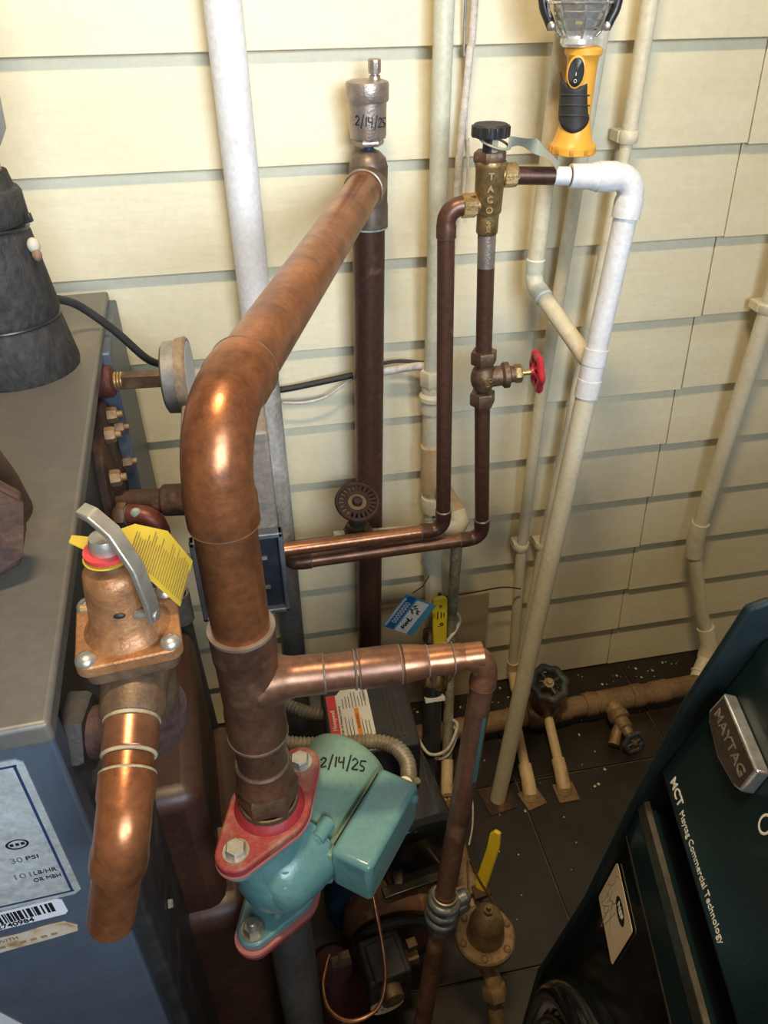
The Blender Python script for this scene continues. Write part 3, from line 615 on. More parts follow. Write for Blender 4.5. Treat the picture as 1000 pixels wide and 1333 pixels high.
# ================================================================= circulator pump
PD = V((.62, .785, 0)).normalized(); PS = V((PD.y, -PD.x, 0))           # along the motor, and to its right
pu = thing('circulator_pump', 'sea-green circulator pump with red flanges and a handwritten date on the motor', 'pump', (AX, AY, .555))
def oval(L_, r1, r2, n=10):
    """two-bolt flange outline: big middle circle r1, ends r2 at +-L_"""
    pts = []
    al = math.acos((r1-r2)/L_)
    for sgn in (1, -1):
        base = 0 if sgn > 0 else math.pi
        for k in range(n+1):
            a = base-al+2*al*k/n; pts.append((sgn*L_+r2*math.cos(a), r2*math.sin(a)))
        b0 = base+al; b1 = base+math.pi-al
        for k in range(1, n):
            a = b0+(b1-b0)*k/n; pts.append((r1*math.cos(a), r1*math.sin(a)))
    return pts
def PM(z): return axes((AX, AY, z), PD, -PS)
MB().prism(PM(.744), oval(.064, .047, .0235), 0, .012).build('upper_flange', redp, pu, bevel=.003)
MB().lathe(PM(.755), [(0, .0405), (.004, .0395), (.008, .0355), (.010, .034)], 40).build('flange_neck', mat('dark_red_neck', (.34, .025, .035), (.26, .03, .03), .5, 0, 40, .3, fine=140, famp=.25), pu)
MB().prism(PM(.7405), oval(.064, .0475, .0240), 0, .0035).build('gasket', pinkp, pu)
MB().prism(PM(.726), oval(.062, .044, .021), 0, .0145).build('pump_flange', teal, pu, bevel=.003)
MB().prism(PM(.572), oval(.062, .044, .021), 0, .013).build('pump_flange', teal, pu, bevel=.003)
MB().prism(PM(.5655), oval(.064, .0475, .0240), 0, .006).build('gasket', pinkp, pu)
MB().prism(PM(.553), oval(.063, .046, .0225), 0, .0125).build('lower_flange', redp, pu, bevel=.003)
for s in (1, -1):
    p = V((AX, AY, 0))+PD*s*.064
    b_ = bolt(pu, p+V((0, 0, .7565)), (0, 0, 1), .0118, .0085, steel, ph=.4)
    MB().tube([p+V((0, 0, .70)), p+V((0, 0, .752))], .0055, 12).build('bolt_shank', steel, b_)
    hexa(frame(p+V((0, 0, .7145)), (0, 0, 1)), .0118, 0, .010).build('nut', steel, b_)
    n_ = bolt(pu, p+V((0, 0, .5865)), (0, 0, 1), .0120, .009, steel, name='nut', ph=.2)
    MB().lathe(frame(p+V((0, 0, .5955)), (0, 0, 1)), [(0, .0058), (.008, .0058), (.0095, .0045)], 14).build('bolt_end', steel, n_)
# volute: bulging body between the flanges
VC = V((AX, AY, .655))
MB().tube([(AX, AY, .735), (AX, AY, .715), VC+V((-.004, -.004, .030)), VC+PS*.006-PD*.012+V((0, 0, .008)), VC+PS*.010-PD*.012+V((0, 0, -.018)), VC+V((0, 0, -.045)), (AX, AY, .60), (AX, AY, .578)], [.036, .037, .044, .052, .051, .040, .034, .036], 32).build('volute', teal, pu, sub=1)
MB().lathe(frame(VC+PS*.012-PD*.010+V((0, 0, .0)), PD), [(-.044, .020), (-.040, .035), (-.028, .046), (0, .056), (.022, .060), (.036, .060), (.042, .052)], 40).build('volute_casing', teal, pu)
for k in range(4):
    a = math.radians(50+90*k); q = VC+PS*.012+PD*.028+PS*math.cos(a)*.058+V((0, 0, math.sin(a)*.058))
    e_ = MB().lathe(frame(q-PD*.012, PD), [(0, .009), (.026, .010)], 16).build('bolt_lug', teal, pu, bevel=.001)
    bolt(e_, q-PD*.012, -PD, .0062, .004, teal, washer=False)
for k in (-1, 0, 1):
    q = VC+PS*.045*(.6+.1*k)-PD*.035+V((0, 0, -.012+.016*k)); MB().tube([q, q+PS*.022+PD*.03], [.004, .003], 8).build('rib', teal, pu)
for a_, b_, r_ in ((VC+PS*.040-PD*.036+V((0, 0, .040)), VC+PS*.026-PD*.046+V((0, 0, -.058)), .0065), (VC+PS*.052-PD*.018+V((0, 0, .026)), VC+PS*.050-PD*.022+V((0, 0, -.030)), .006), (VC-PS*.018-PD*.046+V((0, 0, -.040)), VC+PS*.030-PD*.030+V((0, 0, -.064)), .0055)):
    MB().tube(smoothpath([a_-(PS-PD)*.006, (a_+b_)/2-(PS-PD)*.001, b_-(PS-PD)*.006], 6), r_, 12).build('casting_rib', teal, pu)
MB().box(axes(VC+PS*.040-PD*.030+V((0, 0, .012)), PS-PD*.6, PD+PS*.6), .022, .030, .034).build('casting_boss', teal, pu, bevel=.005)
# motor shell
MC = VC+PD*.030+PS*.014+V((0, 0, -.004))
mo = MB().lathe(frame(MC, PD), [(0, .050), (.004, .0565), (.010, .0585), (.114, .0600), (.122, .0585), (.127, .053), (.129, .040), (.130, .002)], 48).build('motor_shell', seag, pu)
def mm(x, y):
    xa, ya = x*math.cos(.5)-y*math.sin(.5), x*math.sin(.5)+y*math.cos(.5)      # around the shell, along the shell
    a = (xa-.008)/.0602
    return MC+PD*(.066+ya)+(PS*math.sin(a)+V((0, 0, math.cos(a))))*.0602
handwriting(pu, '2/14/25', .0145, mm, ink, .0011)
MB().torus(frame(MC+PD*.110-PS*.0+V((0, 0, .0600)), (0, 0, 1)), .0022, .0005, 14, 6).build('shell_dimple', seag, mo)
# junction box on the right of the motor
JC = V((.0236, -.798, 0))+PD*.064+PS*.028
JB = MB().box(axes(JC+V((0, 0, .662)), PD, -PS), .130, .054, .072).build('junction_box', teal, pu, bevel=.007)
MB().box(axes(JC+PS*-.032+V((0, 0, .664)), PD, -PS), .128, .012, .040).build('box_seam', seag, pu, bevel=.002)
MB().box(axes(JC+PS*-.0262+V((0, 0, .6945)), PD, -PS), .110, .0016, .004).build('box_slot', ink, pu)
MB().lathe(frame(JC+PD*.052+PS*.027+V((0, 0, .680)), PS), [(0, .0062), (.003, .006), (.005, .003)], 14).build('screw', teal, pu)
# pipe under the pump
lp_ = thing('iron_drop_pipe', 'grey iron pipe running down from the lower red pump flange', 'pipe', (AX, AY, 0))
MB().tube([(AX, AY, .553), (AX, AY, 0)], .0300, 36).build('pipe', grey_ir, lp_)
# flexible conduits
def flex(pts, r, label, name='flexible_conduit'):
    p = smoothpath(pts, 10); L_ = [0]
    for a, b in zip(p, p[1:]): L_.append(L_[-1]+(b-a).length)
    n = int(L_[-1]/.0034); path = []; rr = []
    j = 0
    for k in range(n+1):
        s = L_[-1]*k/n
        while j < len(L_)-2 and L_[j+1] < s: j += 1
        f = (s-L_[j])/max(1e-9, L_[j+1]-L_[j]); path.append(p[j].lerp(p[j+1], min(1, f))); rr.append(r*(1.0 if k % 2 else .80))
    o = MB().tube(path, rr, 18).build(name, conduit_m, None, sharp=30); return tag(o, label, 'conduit')
flex([(-.035, -.475, .50), (.012, -.490, .50), (.070, -.500, .50), (.125, -.508, .502), (.158, -.528, .505), (.170, -.560, .508), (.166, -.592, .510), (.160, -.610, .512)], .0135, 'ribbed flexible conduit curving round the motor into the green junction box')
fc = thing('conduit_connector', 'silver conduit clamp on the corner of the green junction box', 'connector', (.152, -.62, .5))
MB().lathe(frame((.160, -.604, .513), (-.08, -.5, .25)), [(0, .0150), (.020, .0150)], 20).build('sleeve', conduit_m, fc)
for s_ in (-1, 1): bolt(fc, V((.157, -.612, .527))+V((.013*s_, -.004, .004)), (s_*.6, -.2, .8), .006, .008, conduit_m, washer=False)
MB().tube([(.158, -.620, .520), (.150, -.650, .56), (.138, -.690, .64)], .010, 16).build('neck', conduit_m, fc)
flex([(-.02, -.36, .46), (.03, -.392, .458), (.075, -.402, .455)], .0135, 'short straight flexible conduit entering the black burner control')

# ================================================================= burner
bc_ = thing('burner_control', 'black burner primary control with a white, red and orange label', 'control box', (.12, -.44, .43))
UX = V((.1319-.1328, -.4994+.3741, 0)).normalized()          # label long side, towards the camera
UY = V((-UX.y, UX.x, 0))
cc = V((.108, -.442, .462))
MB().box(axes(cc+V((0.02, 0, 0)), UX, UY), .165, .150, .074).build('body', black_pl, bc_, bevel=.006)
MB().box(axes(cc+V((.068, .0, -.012)), UX, UY), .150, .05, .06).build('terminal_step', black_pl, bc_, bevel=.004)
LM = lambda z: axes((.0968, -.440, z), UY, -UX)
lb = MB().prism(LM(.4995), [(-.0365, -.062), (.0365, -.062), (.0365, .064), (.004, .067), (-.018, .042), (-.0365, .042)], 0, .0005).build('control_label', label_w, bc_, bevel=0, label='white printed label with a red strip')
MB().prism(LM(.5001), [(-.0365, -.062), (-.0205, -.062), (-.0205, .042), (-.0365, .042)], 0, .0003).build('red_strip', redprint, lb)
MB().prism(LM(.5001), [(.008, -.055), (.0155, -.055), (.0155, .008), (.008, .008)], 0, .0003).build('orange_strip', orangeprint, lb)
RT = Mx.Rotation(math.radians(90), 4, 'Z')
text(lb, 'Honeywell', .010, LM(.5005) @ Mx.Translation((-.0285, -.012, 0)) @ RT, cream_print, align='CENTER', fit=.042, bold=.0001)
text(lb, 'WARNING', .0065, LM(.5005) @ Mx.Translation((.0118, -.020, 0)) @ RT, ink, align='CENTER')
text(lb, 'R7184 Oil Primary Control', .006, LM(.5005) @ Mx.Translation((-.0165, -.05, 0)) @ RT, ink)
mb = MB()
for k in range(8):
    x = -.010+.0055*k
    for y0, y1 in ((-.056, -.006), (.010, .05)):
        if 1 < k-1 < 4 and y0 < 0: continue
        mb.prism(LM(.5001), [(x, y0), (x+.0016, y0), (x+.0016, y1-random.random()*.02), (x, y1-random.random()*.02)], 0, .0002)
for k in range(14):
    y = .022+k*.0026; mb.prism(LM(.5001), [(.026, y), (.032, y), (.032, y+.0005+.0012*random.random()), (.026, y+.001)], 0, .0003)
mb.build('fine_print', greyink, lb)
for k in range(3): bolt(bc_, cc+V((.060+.010*k, .050-.016*k, .030)), (0.2, 0, 1), .006, .005, conduit_m, washer=False)
for k in range(4): MB().box(Mx.Translation(cc+V((.085-.001*k, -.010-.017*k, .022))), .012, .009, .012).build('terminal', cream_print if k else steel, bc_, bevel=.001)
for k in range(3): MB().box(Mx.Translation(cc+V((.052+.009*k, -.012, .0372))), .003, .10, .003).build('rib', black_rub, bc_)
it = thing('ignition_transformer', 'glossy black rounded burner box beside the conduit', 'burner part', (.165, -.55, .3))
MB().box(Mx.Translation((.168, -.545, .355)) @ Mx.Rotation(math.radians(8), 4, 'Z'), .115, .19, .16).build('case', washer_k, it, bevel=.022)
MB().box(Mx.Translation((.168, -.645, .30)) @ Mx.Rotation(math.radians(8), 4, 'Z'), .115, .02, .006).build('lip', goldtrim, it, bevel=.002)
bu = thing('oil_burner', 'dark blue oil burner housing with a rusty round end near the floor', 'burner', (.12, -.56, .05))
MB().lathe(frame((.15, -.36, .19), (-.05, -1, 0)), [(0, .10), (.02, .12), (.24, .12), (.26, .115)], 40).build('housing', bluebody, bu)
MB().lathe(frame((.136, -.62, .19), (-.05, -1, 0)), [(0, .090), (.03, .092), (.05, .080), (.055, .05)], 40).build('end_bell', mat('orange_rust', (.26, .12, .05), (.14, .06, .03), .6, .2, 30, .3, c3=(.36, .20, .09), s3=30), bu)
for k in range(5):
    a = math.radians(20+35*k); q = V((.134, -.672, .19))+V((math.cos(a)*.062, 0, math.sin(a)*.062))
    MB().lathe(frame(q, (-.05, -1, 0)), [(0, .013), (.003, .013)], 16).build('vent_hole', ink, bu)
MB().torus(frame((.130, -.690, .20), (-.05, -1, 0)), .072, .009, 40, 8).build('band', black_rub, bu)
MB().tube([(.15, -.4, .19), (-.05, -.4, .19)], .055, 28).build('blast_tube', black_ir, bu)
for s in (-1, 1): MB().tube([(.15+.07*s, -.45, .12), (.15+.09*s, -.45, 0)], .009, 12).build('leg', black_ir, bu)
# fuel pump
fp = thing('fuel_pump', 'black fuel pump with an oval plate on the end of the oil burner', 'pump', (.095, -.73, .16))
MB().box(axes((.097, -.735, .225), (1, .16, 0), (-.16, 1, 0)), .070, .070, .095).build('body', black_ir, fp, bevel=.006)
MB().box(axes((.098, -.742, .262), (1, .16, 0), (-.16, 1, 0)), .052, .060, .035).build('cover', black_ir, fp, bevel=.004)
MB().lathe(axes((.099, -.775, .245), (1, .16, 0), (0, 0, 1)), [(-.02, .019), (.016, .018), (.018, .012)], 28).build('dome', brass_d, fp)
ov = MB().lathe(axes((.094, -.7745, .197), (1, .16, 0), (0, .35, 1)) @ Mx.Diagonal((1, .45, 1, 1)), [(-.003, .027), (.003, .027)], 32).build('oval_plate', sticker, fp)
mb = MB()
for k in range(9): mb.box(axes((.094, -.7745, .197), (1, .16, 0), (0, .35, 1)) @ Mx.Translation((-.018+.0045*k, .003 if k % 2 else -.003, .0033)), .003, .002, .0004)
mb.build('plate_print', ink, ov)
hexa(frame((.045, -.722, .265), (-1, -.16, 0)), .012, 0, .018).build('nut', brass_d, fp)
hexa(frame((.028, -.725, .266), (-1, -.16, 0)), .009, 0, .014).build('nut', brass_d, fp)
for (z, s) in ((.275, .010), (.235, .013)): MB().box(axes((.143, -.728, z), (1, .16, 0), (-.16, 1, 0)), s*1.6, s*1.5, s*1.4).build('plug', brass_d if z > .25 else dirty_p, fp, bevel=.001)
ctb = smoothpath([(.088, -.665, .405), (.090, -.702, .37), (.093, -.752, .335), (.090, -.785, .305), (.072, -.812, .285), (.032, -.818, .278), (.004, -.795, .272), (-.002, -.760, .270), (.008, -.728, .268), (.014, -.716, .267)], 8)
o = MB().tube(ctb, .0032, 12).build('copper_tube', copper_b, None); tag(o, 'thin copper tube looping round below the green junction box', 'tube')
rd_ = thing('maroon_drum', 'dark maroon round-ended drum on the floor beside the grey iron pipe', 'drum', (.02, -.70, .0))
MB().lathe(frame((.018, -.70, 0.0), (0, 0, 1)), [(0, .045), (.02, .055), (.12, .058), (.17, .050), (.195, .032), (.202, .004)], 36).build('shell', darkred, rd_)
MB().torus(frame((.018, -.70, .12), (0, 0, 1)), .0585, .003, 36, 8).build('seam', darkred, rd_)

# ================================================================= mixing valve and its pipes
MY = -.20
mv = thing('mixing_valve', 'brass mixing valve with raised letters and a black hand knob', 'valve', (.362, MY, 1.215))
Mv = lambda z: frame((.3607+(z-1.25)*-.03, MY, z), (0, 0, 1))
MB().lathe(Mv(1.214), [(0, .0145), (.002, .0158), (.022, .0160), (.030, .0165)], 32).build('lower_port', brass, mv)
MB().lathe(Mv(1.240), [(0, .0155), (.005, .0195), (.062, .0210), (.066, .0222), (.070, .0228), (.073, .0215)], 36).build('body', brass, mv)
hexa(Mv(1.311), .0235, 0, .014).build('bonnet_nut', brass_d, mv)
MB().lathe(Mv(1.325), [(0, .0105), (.020, .0105)], 24).build('spindle', black_pl, mv)
MB().box(Mv(1.335) @ Mx.Translation((.003, -.010, 0)), .008, .004, .02).build('indicator', conduit_m, mv)
kn = MB()
prof = []
for i in range(48):
    r = .0268 if i % 4 < 2 else .0248; a = 2*math.pi*i/48; prof.append((r*math.cos(a), r*math.sin(a)))
kn.prism(Mv(1.343), prof, 0, .014).build('knob', black_pl, mv, bevel=.0008)
MB().lathe(Mv(1.357), [(0, .024), (.002, .0225), (.0015, .018), (.0015, .002)], 36).build('knob_top', black_rub, mv)
HX = V((-1, 0, 0)); CXd = V((1, -.02, 0))
MB().lathe(frame((.3607, MY, 1.2545), HX), [(.008, .0135), (.020, .0140)], 28).build('hot_neck', brass, mv)
hexa(frame((.3607, MY, 1.2545), HX, (0, 1, 0)), .0172, .018, .0385, .06).build('hot_port', brass_l, mv)
MB().lathe(frame((.360, MY, 1.2925), CXd), [(.008, .0130), (.022, .0135)], 28).build('cold_neck', brass, mv)
hexa(frame((.360, MY, 1.2925), CXd, (0, 1, 0)), .0168, .020, .0385, .06).build('cold_port', brass_l, mv)
for ch, z in zip('TACO', (1.2955, 1.2795, 1.265, 1.251)):
    text(mv, ch, .0125, axes((.3607-.0203*math.sin(.2), MY-.0203*math.cos(.2), z), (math.cos(.2), -math.sin(.2), 0), (0, 0, 1)), brass_l, 'raised_letter', .0012, 'CENTER', .0004)
text(mv, 'HOT', .0085, axes((.3325, MY-.0152, 1.2545), (1, 0, 0), (0, 0, 1)), brass_l, 'raised_letter', .0010, 'CENTER', .0003)
text(mv, 'COLD', .0075, axes((.3895, MY-.0153, 1.2920), (1, 0, 0), (0, 0, 1)), brass_l, 'raised_letter', .0010, 'CENTER', .0003)
text(mv, 'MIX', .0085, axes((.3612-.0162*math.sin(.2), MY-.0162*math.cos(.2), 1.2265), (0, 0, -1), (math.cos(.2), -math.sin(.2), 0)), brass_l, 'raised_letter', .0010, 'CENTER', .0003)
# ribbon tag round the knob
rb = thing('ribbon_tag', 'crumpled pale green ribbon tag looped under the black valve knob', 'tag', (.38, MY-.02, 1.335))
MB().torus(frame((.363, MY-.004, 1.336), (.25, -.2, 1)), .021, .0030, 36, 6, .5).build('loop', tagclear, rb)
rp_ = smoothpath([(.378, MY-.018, 1.338), (.398, MY-.022, 1.338), (.418, MY-.026, 1.331), (.438, MY-.024, 1.318), (.452, MY-.022, 1.304)], 6)
vs = []; fs = []
for i, p in enumerate(rp_):
    a = .9*math.sin(i*.28); wv = V((.1, -math.sin(a), math.cos(a)))*(.0075+.002*math.sin(i*.2)); nv = V((.2, .9, .3)).normalized()*.0003
    vs += [p-wv-nv, p+wv-nv, p+wv+nv, p-wv+nv]
for i in range(len(rp_)-1):
    for j in range(4): fs.append((i*4+j, i*4+(j+1) % 4, i*4+4+(j+1) % 4, i*4+4+j))
fs += [(0, 1, 2, 3), tuple(len(vs)-4+k for k in (3, 2, 1, 0))]
MB().add(vs, fs).build('ribbon', tagclear, rb)
rS = .0131
ho = thing('hot_copper_pipe', 'copper pipe from the left port of the brass mixing valve down to the boiler', 'pipe', (.30, MY, .68))
run(ho, [(.324, MY, 1.2545), (.2995, MY, 1.2535), (.3160, MY, .6815), (-.06, MY-.01, .6860)], rS, copper_d, R=.022, em=copper_d, sock=.020, sm=solder, fat=1.12, mats=[copper_d, copper_d, copper_b])
co = thing('cold_copper_pipe', 'copper pipe below the mixing valve carrying the red-handled stop valve', 'pipe', (.37, MY, .65))
run(co, [(.3617, MY, 1.216), (.3705, MY, 1.020)], rS, copper_d)
run(co, [(.3735, MY, .945), (.3925, MY, .6505), (.034, MY, .6460), (-.02, MY+.10, .660)], rS, copper_d, R=.022, em=copper_d, sock=.020, sm=solder, fat=1.12, mats=[copper_d, copper_g, copper_g])
MB().tube([(.3622, MY-.001, 1.213), (.3635, MY-.001, 1.165)], .01325, 20).build('flux_stain', nickel, co)
# red handled stop valve
sv = thing('stop_valve', 'bronze stop valve with a red scalloped handwheel on the cold copper pipe', 'valve', (.372, MY, .94))
SA = V((.3705, MY, 1.026)); SB = V((.3737, MY, .939)); SD_ = (SB-SA).normalized()
hexa(frame(SA, SD_), .0215, -.004, .018).build('inlet_nut', brass_d, sv)
hexa(frame(SB, SD_), .0215, -.018, .005).build('outlet_nut', brass_d, sv)
SM = (SA+SB)/2
MB().sphere(SM, .0215, .95, 1.0, 1.25).build('body', brass_d, sv)
bdv = V((1, -.10, .08)).normalized()
MB().lathe(frame(SM, bdv), [(.008, .0170), (.030, .0165), (.034, .0215), (.042, .0215), (.045, .014), (.053, .013)], 28).build('bonnet', brass_d, sv)
hexa(frame(SM, bdv), .0155, .052, .064).build('packing_nut', brass, sv)
MB().lathe(frame(SM, bdv), [(.062, .0045), (.090, .0045)], 16).build('stem', brass_l, sv)
wheel(sv, SM+bdv*.090, bdv, .0335, redw, 6, 6, .0075, amp=.10, hubm=redw, dish=.004)
for (dx, dz) in ((-.004, .004), (.004, .004), (0, -.004)): MB().torus(frame(SM+V((.002+dx, -.0212, dz)), (0, -1, 0)), .0030, .0008, 12, 6).build('raised_mark', brass_l, sv)
# black handwheel valve on the wall pipe
wv_ = thing('handwheel_valve', 'old dark valve with a slotted round handwheel in front of the riser', 'valve', (.163, -.125, .62))
ga = V((.02, -.10, 1)).normalized()
G0 = V((.165, -.125, .640))
hexa(frame(G0, ga), .0235, .010, .024).build('bonnet_nut', brass_d, wv_)
hexa(frame(G0, ga), .0155, .024, .056).build('packing_nut', black_ir, wv_)
MB().lathe(frame(G0, ga), [(-.02, .018), (.012, .018)], 24).build('body', brass_d, wv_)
GW = frame(G0+ga*.078, (.05, -.50, 1))
MB().lathe(frame(G0, ga), [(.05, .006), (.080, .006)], 12).build('stem', brass_d, wv_)
MB().torus(GW, .0385, .0042, 48, 10, 1.2).build('rim', rust, wv_)
MB().torus(GW, .0215, .0040, 40, 10, .8).build('inner_ring', rust, wv_)
MB().lathe(GW, [(-.004, .021), (-.001, .021)], 36).build('web', dirty_p, wv_)
for k in range(22):
    a = 2*math.pi*k/22; d_ = V((math.cos(a), math.sin(a), 0))
    MB().tube([GW @ (d_*.0215+V((0, 0, .002))), GW @ (d_*.0385)], [.0026, .0030], 8).build('spoke', rust, wv_)
MB().lathe(GW, [(-.004, .010), (.004, .0095), (.008, .0080), (.010, .004)], 24).build('nut', rust, wv_)

# ================================================================= painted pipes on the wall
lw = thing('white_drain_pipe', 'thick white-painted vertical pipe on the wall behind the copper loop', 'pipe', (.02, -.05, 0))
MB().tube([(.0205, -.050, 2.2), (.0200, -.050, 1.02)], .0262, 36).build('pipe', white_p, lw)
MB().tube([(.0200, -.050, 1.02), (.0215, -.050, .66), (.0222, -.050, .575)], .0262, 36).build('stained_section', smoke_p, lw)
MB().tube([(.0222, -.050, .575), (.0190, -.050, .0)], .0262, 36).build('lower_section', grey_ir, lw)

cvp = thing('cream_stack_pipe', 'pale cream vertical pipe with couplings beside the mixing valve', 'pipe', (.34, -.045, 0))
MB().tube([(.3295, -.045, 2.2), (.3260, -.045, .93)], .0148, 24).build('pipe', pale_p, cvp)
hexa(frame((.3260, -.045, .885), (0, 0, 1)), .0225, .014, .045).build('hexagon_coupling', cream_p, cvp)
MB().lathe(frame((.3262, -.045, .845), (0, 0, 1)), [(0, .0200), (.022, .0200), (.026, .0235), (.034, .0235), (.040, .0185), (.056, .0185)], 28).build('threaded_adapter', cream_p, cvp)
MB().tube([(.3265, -.045, .85), (.335, -.045, .52)], .0165, 24).build('pipe', cream_p, cvp)
MB().tube([(.3285, -.047, .770), (.3290, -.047, .745), (.331, -.047, .70), (.332, -.047, .665)], [.0205, .0215, .0225, .0200], 26).build('wye_body', yell_p, cvp)
MB().tube([(.331, -.047, .715), (.356, -.060, .66), (.374, -.085, .628)], [.017, .0205, .0215], 26).build('wye_branch', yell_p, cvp)
MB().tube([(.372, -.082, .632), (.376, -.095, .615), (.368, -.103, .606), (.34, -.105, .606)], [.0235, .0245, .0235, .0225], 26).build('elbow', cream_p, cvp)
MB().tube([(.345, -.105, .606), (.31, -.107, .607)], .0185, 22).build('branch_pipe', pale_p, cvp)
for k in range(3): MB().box(Mx.Translation((.3325+.0008*k, -.0655, .632-.011*k)), .007-.002*(k % 2), .0006, .0035).build('printed_mark', ink, cvp)
MB().lathe(frame((.3335, -.045, .615), (0, 0, 1)), [(0, .0215), (.02, .0235), (.034, .0215)], 26).build('coupling', cream_p, cvp)
MB().tube([(.335, -.045, .53), (.3455, -.05, .36), (.3470, -.052, .28)], .0195, 24).build('pipe', cream_p, cvp)
MB().lathe(frame((.336, -.046, .475), (0.05, 0, 1)), [(0, .0225), (.06, .0232)], 26).build('coupling', cream_p, cvp)
wp = thing('olive_branch_pipe', 'dull olive horizontal pipe behind the two small copper pipes', 'pipe', (.2, -.115, .62))
MB().tube([(.118, -.122, .632), (.318, -.107, .608)], .0135, 22).build('pipe', pale_p, wp)
MB().tube([(.140, -.1225, .632), (.194, -.1185, .626)], .0185, 22).build('valve_body', brass_d, wp, bevel=.003)

tp_ = thing('green_stained_pipe', 'thin copper pipe with green stains and peeling paint beside the yellow handle', 'pipe', (.37, -.10, 0))
MB().tube([(.3775, -.095, .60), (.3735, -.098, .36), (.362, -.15, .18), (.332, -.262, .055)], .0118, 20).build('pipe', mat('green_stained_copper', (.20, .165, .095), (.30, .28, .19), .55, .2, 30, .3, 120, c3=(.36, .36, .30), s3=30), tp_)
MB().tube([(.332, -.262, .075), (.322, -.30, .05), (.306, -.36, .06)], .0135, 18).build('elbow', yell_p, tp_)
bv = thing('ball_valve', 'brass ball valve with an upright yellow lever beside the blue card', 'valve', (.335, -.10, .2))
MB().tube([(.338, -.105, .30), (.322, -.16, .20)], .026, 28).build('body', brass_d, bv, bevel=.004)
hexa(frame((.3395, -.10, .31), (-.2, -.5, -.8)), .030, -.01, .02).build('union_nut', brass_d, bv)
hexa(frame((.327, -.145, .225), (-.2, -.5, -.8)), .030, -.01, .02).build('union_nut', brass, bv)
MB().lathe(frame((.336, -.115, .30), (0, -1, .3)), [(0, .010), (.03, .010)], 16).build('stem', brass_d, bv)
hd = MB().prism(axes((.3365, -.132, .385), (1, 0, .03), (0, 0.05, 1)), [(-.0155, -.075), (.0155, -.075), (.0165, .052), (.014, .060), (.006, .063), (-.006, .063), (-.014, .060), (-.0165, .052)], -.005, .005).build('lever', yellow, bv, bevel=.003, label='yellow vinyl lever')
MB().lathe(axes((.3362, -.1372, .428), (1, 0, 0), (0, 0, 1)), [(0, .0035), (.0005, .0035)], 14).build('lever_hole', wirebrown, hd)
text(hd, 'Apollo', .017, axes((.3385, -.1376, .356), (0, 0, 1), (-1, 0, 0)), ink, 'lettering', .0002, 'CENTER', .0006, shear=.2)
for k, (x, l) in enumerate(((-.006, .022), (.002, .016), (.008, .012))):
    MB().box(axes((.3365+x, -.1376, .402), (1, 0, 0), (0, 0, 1)), .0022, l, .0003).build('fine_print', ink, hd)
MB().tube([(.320, -.16, .21), (.30, -.235, .09), (.288, -.285, 0)], .021, 24).build('black_drop_pipe', black_pl, bv)
MB().box(axes((.318, -.185, .195), (1, 0, 0), (0, .5, 1)), .045, .010, .016).build('clip', cream_print, bv, bevel=.001)
for (z, y) in ((.275, -.13), (.262, -.137), (.250, -.143)): MB().torus(frame((.333, y, z), (-.2, -.5, -.8)), .034, .0028, 32, 8).build('wire_wrap', conduit_m, bv)
cable('cord_tie', [(.28, -.15, .315), (.31, -.165, .318), (.36, -.13, .318), (.392, -.10, .335), (.388, -.085, .35), (.36, -.08, .345)], .0042, cablew, 'pale cord tied round the ball valve and the green stained pipe', 'cord')
for k, (z, lb_) in enumerate(((.118, 'upper pale wire tying the black drop pipe to the thin pipe'), (.095, 'lower pale wire tying the black drop pipe to the thin pipe'))):
    cable('tie_wire', [(.272, -.225, z), (.29, -.262+.01*k, z-.012), (.33, -.262, z-.006), (.365, -.218, z+.012), (.355, -.195, z+.012)], .0036, cablew, lb_, 'wire')
# blue card
cd = thing('blue_service_card', 'blue and white printed card hanging tilted left of the yellow lever', 'card', (.265, -.15, .43))
KX = (V((.3097, -.15, .436))-V((.2695, -.15, .4942))); KY = V((.2695, -.15, .4942))-V((.2211, -.15, .4197))
KM = lambda d: axes((.2654, -.150-d, .4262), KY, -KX)
MB().box(KM(0), .092, .077, .0012).build('card', bluecard, cd)
MB().box(KM(.0008) @ Mx.Translation((0, .022, 0)), .092, .018, .0004).build('blue_band', bluecard_d, cd)
MB().box(KM(.0008) @ Mx.Translation((-.002, .033, 0)), .078, .0055, .0004).build('white_strip', cardw, cd)
MB().box(KM(.0008) @ Mx.Translation((-.002, -.007, 0)), .088, .030, .0004).build('white_band', cardw, cd)
mb = MB()
for k in range(16): mb.box(KM(.0012) @ Mx.Translation((-.038+.0046*k, .033, 0)), .003, .0018, .0003)
mb.build('small_print', ink, cd)
mb = MB()
for k in range(8): mb.torus(KM(.0012) @ Mx.Translation((-.026+.0075*k, .022, 0)) @ Mx.Diagonal((.7, 1.4, .2, 1)), .0036, .0008, 12, 5)
mb.build('outlined_print', cardw, cd)
def km(x, y): return KM(.0014) @ V((x, y, 0))
sq_ = [[(-.036, -.006), (-.031, .001), (-.033, -.008), (-.026, -.001), (-.026, -.009), (-.020, -.002), (-.020, -.009), (-.014, -.002), (-.013, -.009), (-.007, .003), (-.010, -.010), (-.003, -.008)]]
mb = MB()
for st in sq_: mb.tube(smoothpath([km(*p) for p in st], 4), .0011, 6)
mb.build('script_print', ink, cd)
mb = MB()
for (x, y) in ((.010, .000), (.016, .005), (.022, -.002), (.027, .004), (.018, -.010), (.012, -.012)): mb.lathe(KM(.0012) @ Mx.Translation((x, y, 0)) @ Mx.Rotation(x*90, 4, 'Z') @ Mx.Diagonal((1.3, .6, .05, 1)), [(-.004, .004), (.004, .004)], 12)
mb.build('printed_sprig', mat('dark_green_print', (.05, .09, .06), None, .5), cd)
MB().tube([(.272, -.1505, .488), (.30, -.12, .475), (.325, -.075, .462)], .0012, 6).build('string', ink, cd)
